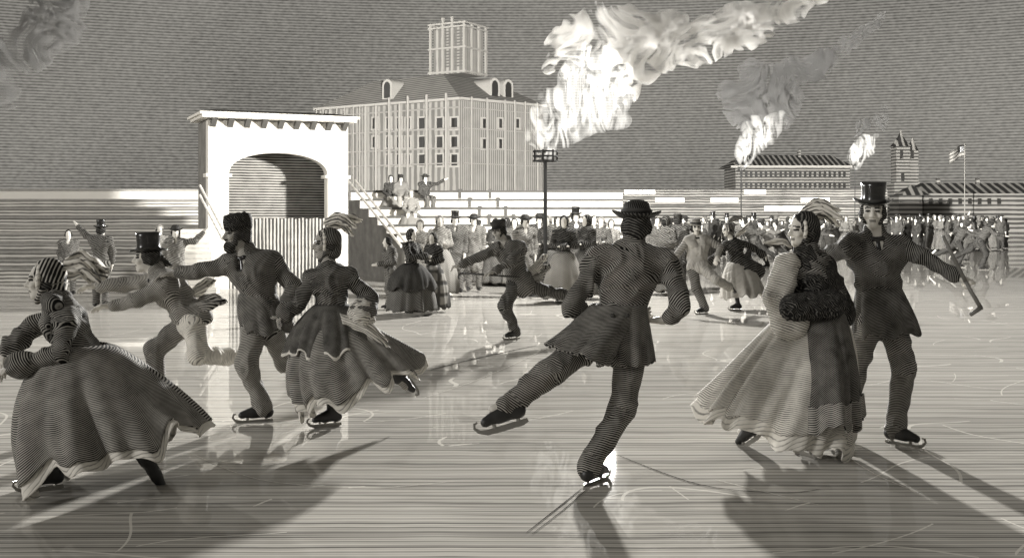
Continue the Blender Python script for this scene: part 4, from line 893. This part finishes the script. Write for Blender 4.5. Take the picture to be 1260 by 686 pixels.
mb = MB(); mb.bar(px(1207.5, 378, Y - .28), px(1194, 387, Y - .30), .017, 8, .015); mb.build('hook', M['stick_grey'], st, True)
# --- woman in bonnet, shawl and muff beside him
Y = 7.72; R = person(Y, 985, 'woman in dark bonnet with feathers and full pale skirt beside the tall top hatted man', G)
J = pj(Y, head=(987, 284), neck=(994, 312), chest=(998, 336), pelvis=(995, 385), sl=(972, 328, -.06), el=(962, 372, -.12), wl=(985, 382, -.24), sr=(1016, 327, .08), er=(1030, 362, -.02), wr=(1012, 378, -.22),
       hl=(985, 392), kl=(960, 450, .1), al=(921, 524, .30), tl=(902, 537, .42), hr=(1005, 392), kr=(995, 460, -.05), ar=(985, 538), tr=(1003, 552, -.14))
woman(R, J, (-.55, -1, 0), (-1, -.38, -.03), 1.0, .0068, 'dress_dark', 'felt', plant='r', headup=(.06, 0, 1), o=dict(nohandl=1, nohandr=1), extra=[])
# shawl over the shoulders
f = SDF(.0085); f.cap(px(992, 312, Y), px(1000, 345, Y), .085, .15, k=.05, hd=(.4, .1, .9)); f.cap(px(1000, 345, Y), px(1006, 395, Y + .02), .16, .18, k=.06, sq=(unit((-.4, -1, 0)), .85), hd=(.4, .1, .9)); f.cap(px(1014, 330, Y + .06), px(1030, 385, Y + .03), .09, .12, k=.05, hd=(.4, .1, .9))
sdf_obj(f, 'shawl', M['fur'], R, .014)
f = SDF(.0085); f.cap(px(968, 326, Y - .07), px(958, 368, -.11 + Y), .085, .10, k=.04, hd=(.3, 0, 1)); f.cap(px(958, 368, Y - .11), px(972, 398, Y - .16), .10, .125, k=.04, hd=(.3, 0, 1)); sdf_obj(f, 'sleeve', M['dress_light'], R, .014)
f = SDF(.008); f.cap(px(976, 378, Y - .27), px(1024, 374, Y - .22), .09, .095, k=.04, hd=(1, 0, .2)); f.ell(px(972, 379, Y - .28), (.03, .05, .05), k=.01, op=-1)
tag(sdf_obj(f, 'fur_muff', M['fur'], None, .010, (25, 25, 25), loc=px(1000, 376, Y - .25)), 'black fur muff held in front of the feather bonneted woman', 'muff')
skirt(R, 'petticoat', M['white_cloth'], px(1000, 380, Y + .02), (.155, .135), px(957, 520, Y), (.51, .41), (-.85, .1), .14, .62, 1.3, 11, .05, .72, 1.09, .02, 2, tilt=None)
skirt(R, 'skirt', M['dress_light'], px(1000, 380, Y + .02), (.16, .14), px(957, 516, Y), (.52, .42), (-.85, .1), .14, .62, 1.3, 11, .05, 0, 1, .02, 2, hdir=.5)
skirt(R, 'overskirt', M['dress_dark'], px(1004, 376, Y + .0), (.17, .15), px(1008, 505, Y - .12), (.27, .36), (.3, 0), .02, .62, 1.0, 9, .06, 0, 1, .015, 3, hdir=.1)
skirt(R, 'hem_flounce', M['dress_mid'], px(1004, 376, Y + .0), (.175, .155), px(1008, 505, Y - .12), (.285, .375), (.3, 0), .02, .62, 1.0, 9, .06, .86, 1.08, .02, 3, hdir=.8)
for i, (a, b, c_) in enumerate((((990, 262), (1012, 256), (1034, 268)), ((985, 262), (1008, 251), (1030, 258)), ((994, 266), (1016, 264), (1030, 276)))):
    ribbon(R, 'feather', [px(a[0], a[1], Y + .02 * i), px(b[0], b[1], Y + .03 * i), px(c_[0], c_[1], Y + .04 * i)], (.02, .05, .04, .01), (.1, .45, .9), M['veil'], .012, 4, .006)
ribbon(R, 'bonnet_ribbon', [px(974, 304, Y - .10), px(962, 297, Y - .12), px(944, 298, Y - .12)], (.010, .022, .022, .008), (0, .5, 1), M['white_cloth'], .008, 2, .006)
# --- leaning woman in scarf at the left edge
Y = 6.72; R = person(Y, 75, 'leaning woman in striped head scarf and huge windblown skirt at the left edge', G)
J = pj(Y, head=(55, 346, .02), neck=(68, 374), chest=(80, 398), pelvis=(104, 444), sl=(82, 392, -.13), el=(74, 434, -.22), wl=(22, 450, -.22), sr=(80, 386, .15), er=(40, 402, .14), wr=(14, 428, .05),
       hl=(100, 448, -.05), kl=(80, 510, -.05), al=(62, 582), tl=(40, 592, -.05), hr=(110, 448, .08), kr=(140, 520, .12), ar=(180, 566, .15), tr=(192, 588, .15))
woman(R, J, (-1, -.22, -.1), (-1, -.30, -.05), 1.0, .007, 'coat_dark', 'scarf', plant='l', headup=(-.18, 0, 1))
f = SDF(.008); f.cap(px(66, 374, Y - .03), px(60, 400, Y - .16), .05, .03, k=.02); f.cap(px(58, 368, Y - .07), px(66, 374, Y - .12), .045, .05, k=.02); f.cap(px(78, 366, Y + .02), px(66, 374, Y - .1), .05, .05, k=.03); sdf_obj(f, 'neck_scarf', M['dress_dark'], R, .008)
skirt(R, 'petticoat', M['white_cloth'], px(101, 424, Y), (.148, .138), px(140, 546, Y), (.525, .475), (.9, .05), .165, .60, 1.35, 9, .062, .8, 1.09, .03, 12)
skirt(R, 'skirt', M['dress_mid'], px(101, 424, Y), (.15, .14), px(140, 546, Y), (.54, .49), (.9, .05), .165, .60, 1.35, 9, .062, 0, 1, .032, 12, hdir=.75)
ribbon(R, 'scarf_end', [px(78, 326, Y + .03), px(98, 322, Y + .05), px(116, 333, Y + .08), px(130, 336, Y + .1)], (.04, .07, .08, .03), (.1, .35, 1), M['veil'], .025, 4, .008)
ribbon(R, 'scarf_end', [px(84, 336, Y + .03), px(104, 330, Y + .05), px(122, 342, Y + .06)], (.04, .07, .06, .02), (.1, .35, 1), M['veil'], .02, 4, .008)
# --- lunging man with top hat reaching for her
Y = 9.2; R = person(Y, 195, 'lunging man in light jacket and top hat reaching out with both arms', G)
J = pj(Y, head=(181, 318), neck=(194, 338), chest=(212, 358), pelvis=(236, 392), sl=(196, 344, .12), el=(152, 350, .14), wl=(118, 352, .10), sr=(206, 352, -.14), er=(170, 368, -.2), wr=(136, 376, -.16),
       hl=(230, 396, .06), kl=(190, 430, .0), al=(197, 498, .02), tl=(180, 508), hr=(238, 398, -.08), kr=(243, 436, -.18), ar=(279, 438, .10), tr=(300, 434, .14))
J['dl'] = np.array((-1, 0, -.05)); J['dr'] = np.array((-1, 0, -.08))
man(R, J, (-1, -.1, -.45), (-1, -.25, -.02), .98, .008, 'coat_mid', 'trouser_light', 'top', plant='l', headup=(-.10, 0, 1), hairm='hair', blow=np.array((.12, .02, .0)), trouserl='trouser_dark',
    skirt=[(px(228, 384, Y), px(246, 388, Y - .05), .13, .11, Z_, .9)],
    tails=[([px(232, 380, Y - .1), px(255, 372, Y - .1), px(276, 372, Y - .08)], (.07, .09, .06, .02), (.1, .6, .8), M['coat_mid'], .03, 3), ([px(228, 366, Y + .1), px(246, 355, Y + .14), px(262, 348, Y + .16)], (.05, .08, .07, .03), (.1, .6, .8), M['dress_light'], .025, 3)], o=dict(pnl=(0, -.3, -1), pnr=(0, -.3, -1), curll=.35, curlr=.35))
# --- man in fur hat
Y = 8.98; R = person(Y, 322, 'bearded man in fur hat and dark coat, one arm stretched to the lunging man', G)
J = pj(Y, head=(292, 288, -.02), neck=(303, 314), chest=(313, 340), pelvis=(323, 394), sl=(284, 324, .0), el=(246, 334, -.02), wl=(214, 337, .02), sr=(335, 322, .05), er=(361, 352, .0), wr=(352, 377, -.1),
       hl=(314, 400, -.02), kl=(303, 448, -.10), al=(323, 499, .0), tl=(302, 510, -.05), hr=(332, 400, .06), kr=(350, 445, .16), ar=(392, 470, .38), tr=(402, 488, .45))
J['dl'] = np.array((-1, 0, 0.)); J['dr'] = np.array((-.5, -.2, -1))
man(R, J, (-.5, -1, 0), (-1, -.55, -.08), 1.0, .007, 'coat_dark', 'trouser_mid', 'fur', plant='l', headup=(-.05, 0, 1), whiskers=True, skin='skin_shade',
    tails=[([px(335, 390, Y + .08), px(352, 400, Y + .12), px(364, 405, Y + .15)], (.08, .08, .05, .03), (0, .7, .7), M['coat_mid'], .02, 3)], o=dict(pnl=(0, 0, -1), pnr=(-1, 0, 0), curll=.4, curlr=.5))
coat_skirt(R, 'coat_dark', px(317, 362, Y), px(330, 408, Y), (.15, .115), (.20, .17), (.5, 0), .03, 44, 6, .06, .5)
f = SDF(.008); hf = frame((-1, -.55, -.08), (-.05, 0, 1)); c_ = J['head']; f.ell(c_ + hf[1] * .072 - hf[2] * .098, (.045, .045, .05), k=.02); f.cap(c_ + hf[0] * .055 + hf[1] * .04 - hf[2] * .07, c_ + hf[1] * .075 - hf[2] * .10, .024, .03, k=.02); f.cap(c_ - hf[0] * .055 + hf[1] * .04 - hf[2] * .07, c_ + hf[1] * .075 - hf[2] * .10, .024, .03, k=.02)
f.cap(c_ + hf[1] * .098 - hf[2] * .040 - hf[0] * .022, c_ + hf[1] * .098 - hf[2] * .040 + hf[0] * .022, .009, k=.01); sdf_obj(f, 'beard', M['hair'], R, .004, (40, 40, 30))
# --- woman holding his hand
Y = 8.75; R = person(Y, 408, 'woman in dark ruffled dress and feathered bonnet holding hands with the fur hatted man', G)
J = pj(Y, head=(401, 301), neck=(405, 327), chest=(407, 350), pelvis=(408, 398), sl=(382, 342, -.02), el=(368, 372, -.05), wl=(352, 384, -.06), sr=(430, 340, .0), er=(454, 366, .02), wr=(446, 390, -.12),
       hl=(402, 402), kl=(402, 450), al=(409, 508), tl=(394, 525, -.05), hr=(416, 402), kr=(450, 445, .15), ar=(490, 466, .30), tr=(500, 478, .30))
J['dr'] = np.array((-.1, -.05, -1)); J['dl'] = np.array((-.6, 0, -.6))
woman(R, J, (-.5, -1, 0), (-1, -.42, -.05), 1.0, .007, 'dress_dark', 'dress_dark', plant='l', headup=(-.05, 0, 1), skin='skin_shade', extra=[(px(452, 374, Y), px(447, 384, Y - .09), .075, .10)], o=dict(pnl=(1, 0, 0), pnr=(-1, .2, 0), curlr=.25, curll=.5))
f = SDF(.007); f.cap(px(446, 382, Y - .09), px(444, 390, Y - .11), .098, .108, k=.01); sdf_obj(f, 'cuff', M['dress_light'], R, .012, (22, 22, 22))
skirt(R, 'petticoat', M['white_cloth'], px(408, 388, Y), (.138, .128), px(440, 471, Y), (.505, .425), (.75, .05), .205, .66, 1.3, 9, .062, .8, 1.09, .03, 22)
skirt(R, 'skirt', M['dress_mid'], px(408, 388, Y), (.14, .13), px(440, 471, Y), (.52, .44), (.75, .05), .205, .66, 1.3, 9, .062, 0, 1, .032, 22, hdir=.85)
skirt(R, 'peplum', M['dress_dark'], px(408, 374, Y), (.12, .11), px(413, 430, Y), (.37, .34), (.2, 0), .04, .72, 1.1, 11, .06, 0, 1, .018, 24, hdir=.3)
skirt(R, 'peplum_edge', M['white_cloth'], px(408, 374, Y), (.123, .113), px(413, 430.5, Y), (.375, .345), (.2, 0), .04, .72, 1.1, 11, .06, .965, 1.015, .018, 24, hdir=.3)
for i, (a, b, c_) in enumerate((((398, 274), (418, 268), (436, 278)), ((402, 278), (422, 276), (432, 287)), ((404, 284), (426, 270), (442, 271)))):
    ribbon(R, 'feather', [px(a[0], a[1], Y + .02 * i), px(b[0], b[1], Y + .03 * i), px(c_[0], c_[1], Y + .04 * i)], (.02, .05, .045, .015), (.1, .45, .9), M['veil'], .012, 4, .006)
ribbon(R, 'sash', [px(420, 392, Y - .2), px(450, 402, Y - .2), px(474, 420, Y - .16)], (.05, .07, .06), (-.3, .4, .8), M['dress_light'], .012, 3, .008)
# --- man in peaked cap speeding through the middle
Y = 14.9; R = person(Y, 628, 'man in peaked cap with flying coat tails, bent forward on one skate with a stick', G)
J = pj(Y, head=(614, 284, -.05), neck=(623, 300), chest=(629, 315), pelvis=(639, 346), sl=(612, 306, -.05), el=(586, 318, -.15), wl=(566, 326, -.2), sr=(640, 305, .0), er=(629, 322, -.22), wr=(606, 335, -.30),
       hl=(634, 350), kl=(621, 376, -.15), al=(634, 404, .05), tl=(620, 412, -.1), hr=(645, 350), kr=(670, 357, .12), ar=(693, 362, .30), tr=(704, 368, .33))
J['dl'] = np.array((-1, -.2, -.2)); J['dr'] = np.array((-1, -.2, -.2))
man(R, J, (-.65, -1, -.15), (-.8, -1, -.15), 1.0, .011, 'coat_mid', 'trouser_dark', 'cap', plant='l', headup=(-.15, 0, 1), whiskers=True, skin='skin_shade', foldk=1.3,
    skirt=[(px(638, 338, Y), px(644, 352, Y), .15, .15, Y_, .8)],
    tails=[([px(648, 334, Y + .05), px(662, 327, Y + .1), px(672, 316, Y + .1)], (.06, .12, .11, .05), (.2, .6, .7), M['dress_light'], .03, 3), ([px(648, 342, Y + .02), px(664, 338, Y + .05), px(676, 328, Y + .05)], (.06, .12, .10, .04), (.2, .6, .7), M['coat_mid'], .03, 3)])
st = empty('walking_stick', px(600, 338, Y - .32), 'thin dark crooked stick held by the man in peaked cap', 'stick')
mb = MB(); mb.bar(px(640, 341, Y - .3), px(572, 336, Y - .34), .012, 8, .013); mb.build('shaft', M['wood_dark'], st, True)
mb = MB(); [mb.bar(px(*a, Y - .34), px(*b, Y - .34), .014, 8) for a, b in (((572, 336), (567, 336.5)), ((567, 336.5), (564, 339)), ((564, 339), (564.5, 343)))]; mb.build('crook', M['wood_dark'], st, True)
# --- couple in the middle distance on the right
Y = 18.75; R = person(Y, 864, 'mustached man in broad brimmed hat, white trousers leg swung across the other', G)
J = pj(Y, head=(856, 280, -.03), neck=(857, 291), chest=(859, 304), pelvis=(858, 326), sl=(846, 296), el=(834, 312, -.02), wl=(825, 327, -.05), sr=(870, 295), er=(886, 304, -.05), wr=(882, 317, -.25),
       hl=(852, 328), kl=(857, 354, -.05), al=(867, 378), tl=(858, 384, -.1), hr=(864, 328, -.05), kr=(881, 344, -.30), ar=(896, 352, -.02), tr=(902, 358, -.02))
man(R, J, (.1, -1, 0), (.1, -1, 0), 1.0, .014, 'coat_mid', 'trouser_light', 'brim', M['strawhat'], plant='l', vest='white_cloth', sleevem='dress_light', trouserl='trouser_mid', whiskers=True, foldk=1.2)
Y = 19.4; R = person(Y, 905, 'woman in dark fringed jacket and white skirt skating behind the broad hatted man', G)
J = pj(Y, head=(895, 283, -.03), neck=(901, 295), chest=(905, 305), pelvis=(909, 328), sl=(893, 301, -.02), el=(884, 313, -.12), wl=(872, 322, -.15), sr=(915, 299, .05), er=(928, 306, .1), wr=(938, 313, .1),
       hl=(905, 330), kl=(905, 352), al=(908, 373), tl=(897, 379, -.05), hr=(912, 330), kr=(925, 350, .15), ar=(934, 358, .3), tr=(938, 366, .3))
woman(R, J, (-.6, -1, 0), (-1, -.45, -.15), .96, .014, 'dress_dark', 'coat_mid', plant='l', headup=(-.2, 0, 1), extra=[(px(907, 318, Y), px(914, 330, Y), .15, .24), (px(914, 325, Y), px(930, 334, Y + .1), .12, .16)])
skirt(R, 'skirt', M['white_cloth@3'], px(908, 322, Y), (.15, .13), px(915, 363, Y), (.38, .36), (.6, 0), .08, .6, 1.2, 9, .05, 0, 1, .02, 33, hdir=.4)
ribbon(R, 'scarf_end', [px(905, 290, Y + .05), px(914, 284, Y + .1), px(922, 275, Y + .12)], (.03, .06, .05, .02), (.1, .4, .9), M['veil'], .02, 3, .008)
ribbon(R, 'hood_plume', [px(896, 272, Y), px(906, 268, Y + .1), px(914, 268, Y + .12)], (.02, .05, .04, .01), (.1, .4, .9), M['coat_mid'], .02, 3, .008)
# =================================================================== ONLOOKERS AND FAR SKATERS
GC = 'onlookers by the rink'
def stand_man(x, Y, label, yaw=0, s=1.0, hatk='top', coat='coat_dark', trouser='trouser_mid', pose=None, long=True, vox=.019, group=GC, skates=False, hatm=None, whiskers=False, plant='lr', front=True, skin='skin'):
    R = person(Y, x, label, group); L = (gx(x, Y), Y, 0); J = standing(L, yaw, s, pose); w = yawv(yaw)
    sk = [(J['pelvis'] + Z_ * .08 * s, J['pelvis'] - Z_ * .30 * s, .155, .20, w, .75)] if long else [(J['pelvis'] + Z_ * .05 * s, J['pelvis'] - Z_ * .06 * s, .15, .155, w, .75)]
    hy = yaw if pose is None else yaw + pose.get('turn', 0) if 'turn' in pose else yaw
    J.pop('turn', None)
    return man(R, J, w, yawv(hy), s, vox, coat, trouser, hatk, hatm, sk, plant=plant, detail=False, skates=skates, front=front, whiskers=whiskers, foldk=1.3, skin=skin)
ARMS_FOLD = dict(wl=(.02, -.20, 1.13), wr=(-.02, -.21, 1.12), el=(-.23, -.02, 1.13), er=(.23, -.02, 1.13))
def stand_woman(x, Y, label, yaw=0, s=.95, bodice='dress_dark', sk='dress_mid', hood='dress_dark', pose=None, vox=.019, group=GC, shawl=False, hem=.42, skin='skin', two=False):
    R = person(Y, x, label, group); L = np.array((gx(x, Y), Y, 0)); J = standing(L, yaw, s, dict(ARMS_FOLD) if pose is None else pose); w = yawv(yaw)
    ex = [(J['neck'], J['chest'] - Z_ * .12 * s, .10, .21, w, .8)] if shawl else []
    woman(R, J, w, w, s, vox, bodice, hood, detail=False, plant='lr', skates=False, extra=ex, skin=skin)
    skirt(R, 'skirt', M[sk if 'far' in sk else sk + '@3'], L + Z_ * 1.02 * s, (.14 * s, .13 * s), L + Z_ * .10 * s, (hem * s, hem * s), (0, 0), 0, .6, 1, 10, .045, 0, 1, .012, int(x), 64, 16, hdir=.1)
    if two: skirt(R, 'overskirt', M[bodice + '@3'], L + Z_ * 1.03 * s, (.15 * s, .14 * s), L + Z_ * .52 * s, ((hem - .02) * s, (hem - .02) * s), (0, 0), 0, .6, 1, 9, .045, 0, 1, .02, int(x) + 1, 64, 12, hdir=.1)
    return R
# --- the group beside the terrace stair
stand_man(480, 19.6, 'boy in short jacket reading at the foot of the terrace stair', -1.2, .76, None, 'coat_mid', 'trouser_mid', dict(wl=(-.06, -.30, 1.08), wr=(.06, -.32, 1.06), head=(0, -.07, 1.58)), False, .014)
stand_woman(506, 18.6, 'woman in dark flounced dress and bonnet facing right, beside the reading boy', 1.0, .84, 'dress_dark', 'dress_mid', 'dress_dark', dict(wl=(.0, -.36, 1.18), wr=(.1, -.34, 1.16), el=(-.22, -.14, 1.16), er=(.22, -.12, 1.16)), .014, hem=.50, two=True)
stand_woman(533, 19.1, 'girl in dark jacket and pale plaid skirt facing the flounced dress', -.5, .80, 'dress_dark', 'dress_plaid', 'dress_mid', None, .014, hem=.36)
stand_woman(517, 22.4, 'pale hooded woman looking out between the flounced dress and the plaid skirt', .1, .92, 'dress_light', 'dress_light', 'dress_light')
stand_woman(541, 22.8, 'pale hooded woman standing left of the two hatted men', .2, .97, 'dress_light', 'dress_light', 'dress_light', shawl=True)
stand_man(560, 23.6, 'gentleman in tall top hat and long coat, arms at his sides before the terrace', .1, .98, 'top', 'coat_mid', 'trouser_mid')
stand_man(583, 24.2, 'man in low round brimmed hat and pale cape next to the top hatted gentleman', 0, .98, 'brim', 'coat_light', 'trouser_mid')
# --- seated on the terrace
def seated(x, row, label, female=False, yaw=0, s=.9, coat='coat_mid', pose=None, hatk='brim', trouser='trouser_mid', plus=0):
    q = P[row]; Y = q[1] + .28; R = empty('person', (gx(x, Y), Y, q[2]), label, 'person', GC); L = np.array((gx(x, Y), Y, q[2] - .88 * s))
    p = dict(hl=(-.09, 0, .92), kl=(-.12, -.42, .92), al=(-.11, -.46, .55), tl=(-.12, -.62, .48), hr=(.09, 0, .92), kr=(.12, -.42, .92), ar=(.11, -.46, .55), tr=(.12, -.62, .48), wl=(-.10, -.30, .98), wr=(.10, -.30, .98), el=(-.24, -.06, 1.12), er=(.24, -.06, 1.12)); p.update(pose or {})
    J = standing(L, yaw, s, p); w = yawv(yaw)
    if female:
        woman(R, J, w, w, s, .018, coat, coat, detail=False, plant='', skates=False)
        c = L + Z_ * 1.0 * s; skirt(R, 'skirt', M['dress_light@3'], c, (.15, .15), L + Z_ * .52 * s + w * .32 * s, (.34, .36), (0, 0), 0, .5, .8, 9, .04, 0, 1, .02, int(x), 64, 14, hdir=.1)
    else: man(R, J, w, w, s, .018, coat, trouser, hatk, plant='', detail=False, skates=False, foldk=1.3)
    return R
seated(481, 5, 'dark hooded woman seated at the left end of the terrace row', True, .2, .82, 'dress_dark')
seated(493, 5, 'seated onlooker in small hat next to the dark hooded woman on the terrace', False, .3, .82, 'coat_light', None, 'cap', 'trouser_light')
seated(506, 3, 'woman in full pale skirt seated lower on the terrace in front of the pointing man', True, .1, .84, 'dress_light')
seated(523, 5, 'seated man in brimmed hat pointing right from the terrace', False, .5, .84, 'coat_dark', dict(er=(.36, -.20, 1.42), wr=(.58, -.36, 1.55)), 'brim')
# --- the crowd behind the peaked cap man and under the great torch
stand_man(646, 22.4, 'man in flat hat and striped open coat just left of the great torch pole', .3, .97, 'brim', 'coat_light', 'trouser_mid')
stand_woman(674, 22.9, 'hooded woman in dark shawl right beside the great torch pole', -.4, .97, 'dress_mid', 'dress_mid', 'dress_light', shawl=True)
stand_woman(694, 21.2, 'woman with folded arms in dark bodice and full pale striped skirt near the great torch', -.1, .97, 'dress_dark', 'dress_light', 'dress_dark', hem=.46)
stand_man(708, 24.6, 'tall man in dark top hat seen over the folded arms woman', .2, 1.03, 'top', 'coat_dark', 'trouser_dark')
stand_woman(722, 22.0, 'stout woman in large dark hood turned away left of the hands on hips skater', -.9, .98, 'dress_dark', 'dress_mid', 'dress_dark', shawl=True, hem=.46)
stand_woman(740, 25.5, 'pale faced woman in grey cloak just left of the hands on hips skater', -.2, .95, 'dress_mid', 'dress_mid', 'dress_light')
stand_woman(752, 26.2, 'slender pale hooded girl half hidden behind the hands on hips skater', .1, .92, 'dress_light', 'dress_light', 'dress_mid')
stand_man(731, 27.5, 'bareheaded man in grey coat standing behind the large dark hood', .1, .97, None, 'coat_mid', 'trouser_mid')
stand_woman(820, 23.2, 'woman in long dark cloak facing away right of the hands on hips skater', 2.4, .97, 'dress_mid', 'dress_mid', 'dress_dark', shawl=True)
stand_man(834, 24.0, 'man in dark cap close behind the long dark cloak', 2.8, .98, 'cap', 'coat_dark', 'trouser_dark')
stand_man(808, 26.5, 'bareheaded man in grey coat left of the long dark cloak', .2, .95, None, 'coat_mid', 'trouser_mid')
stand_man(633, 26.0, 'small pale faced boy peeping between the peaked cap and the striped coat', 0, .93, None, 'coat_mid', 'trouser_mid', long=False)
stand_man(664, 26.5, 'man in dark cap behind the striped open coat', -.2, .99, 'cap', 'coat_dark', 'trouser_dark')
stand_woman(686, 26.0, 'dark veiled woman in the back row behind the great torch', .3, .96, 'dress_dark', 'dress_dark', 'dress_dark')
# --- the two with raised arms on the left, the figures behind them
stand_man(124, 20.0, 'man in top hat with back turned raising his left arm before the grey terrace', 3.0, .88, 'top', 'coat_mid', 'trouser_mid', dict(el=(-.24, -.06, 1.14), er=(.38, -.05, 1.52), wr=(.56, -.08, 1.70)), False, .016)
stand_man(216, 20.0, 'man in round hat and pale coat raising one arm to the right before the terrace', .3, .86, 'brim', 'coat_light', 'trouser_light', dict(er=(.40, -.05, 1.42), wr=(.58, -.08, 1.62)), True, .016)
stand_man(84, 23.0, 'stooping grey figure farthest left before the terrace', .4, .80, None, 'coat_mid', 'trouser_mid'); stand_woman(196, 23.4, 'pale hooded figure behind the raised arm man in round hat', .5, .86, 'dress_light', 'dress_light', 'dress_light')
# --- far couple on the right, skating
GLIDE = dict(head=(0, -.30, 1.42), neck=(0, -.22, 1.30), chest=(0, -.12, 1.15), pelvis=(0, .04, .88), sl=(-.17, -.18, 1.24), sr=(.17, -.16, 1.24), el=(-.26, -.40, 1.10), wl=(-.22, -.62, 1.06), er=(.28, .02, 1.12), wr=(.34, .22, 1.2),
             hl=(-.09, .04, .86), kl=(-.10, -.12, .48), al=(-.10, .02, .122), tl=(-.10, -.16, .06), hr=(.09, .06, .86), kr=(.12, .34, .60), ar=(.14, .70, .42), tr=(.14, .84, .28))
GF = 'far skaters'
def glider(x, Y, label, yaw, s=1.0, hatk='cap', coat='far_light', trouser='far_mid', vox=.022, pose=None):
    return stand_man(x, Y, label, yaw, s, hatk, coat, trouser, pose or GLIDE, False, vox, GF, True, plant='l')
g1 = glider(1208, 34.0, 'grey skater in round hat striding right with arm flung out at the far right', 1.3, 1.0, 'brim', 'far_mid', 'far_dark')
glider(1180, 35.5, 'grey skater with raised arm just left of the striding round hatted skater', 1.2, 0.97, 'cap', 'far_mid', 'far_dark', pose={**GLIDE, 'er': (.30, -.2, 1.5), 'wr': (.34, -.3, 1.75)})
glider(1192, 40, 'smaller grey skater behind the pair at the far right', -1.2, .97, 'cap', 'far_mid', 'far_mid')
glider(927, 33, 'bareheaded grey skater leaning far left between the thin torch and the bonnet feathers', -1.3, 1.02, None, 'far_mid', 'far_dark')
glider(946, 35, 'second pale skater following close behind the far leaning skater', -1.2, 1.0, 'cap', 'far_light', 'far_dark'); glider(961, 38, 'grey skater last of the three by the bonnet feathers', -1.0, .98, 'brim', 'far_mid', 'far_mid')
glider(1000, 36, 'grey skater seen between the two faces of the right hand couple', 1.1, .98, 'cap', 'far_mid', 'far_dark')
# --- far rows of spectators: a few figures copied
def far_proto(kind):
    if kind == 'm': return stand_man(0, 1, 'x', 0, 1, 'brim', 'far_mid', 'far_dark', None, True, .03, 'rows of far spectators')
    if kind == 'd': return stand_man(0, 1, 'x', 0, 1, 'top', 'far_dark', 'far_dark', None, True, .03, 'rows of far spectators')
    if kind == 'w': return stand_woman(0, 1, 'x', 0, 1, 'far_light', 'far_mid', 'far_light', None, .03, 'rows of far spectators')
    return stand_woman(0, 1, 'x', 0, 1, 'far_mid', 'far_dark', 'far_dark', None, .03, 'rows of far spectators', True)
pro = {k: far_proto(k) for k in 'mdwv'}; used = set(); rr = random.Random(11)
NAMES = {'m': 'man in brimmed hat', 'd': 'man in dark top hat', 'w': 'woman in pale hood', 'v': 'woman in dark hood'}
def row(x0, x1, Y0, Y1, n, where, smin=.82, smax=1.04):
    for i in range(n):
        x = x0 + (x1 - x0) * (i + rr.uniform(.15, .85)) / n; Y = rr.uniform(Y0, Y1); k = rr.choice('mdwvmw'); loc = (gx(x, Y), Y, 0); sc_ = rr.uniform(smin, smax); lab = 'distant %s %s' % (NAMES[k], where); rz = rr.uniform(-1.7, 1.7)
        if k not in used:
            used.add(k); o = pro[k]; o.location = loc; o.rotation_euler = (0, 0, rz); o.scale = (sc_,) * 3; o['label'] = lab
        else: dup(pro[k], loc, rz, sc_, lab)
row(640, 770, 28, 33, 9, 'in the crowd behind the great torch')
row(768, 905, 30, 46, 17, 'in the row behind the broad hatted couple')
row(905, 1060, 42, 56, 22, 'in the row under the long ribbed roof')
row(1095, 1240, 50, 58, 30, 'in the row before the low row building', .85, 1.0)
row(585, 640, 26, 26.6, 4, 'in front of the white terrace behind the peaked cap')
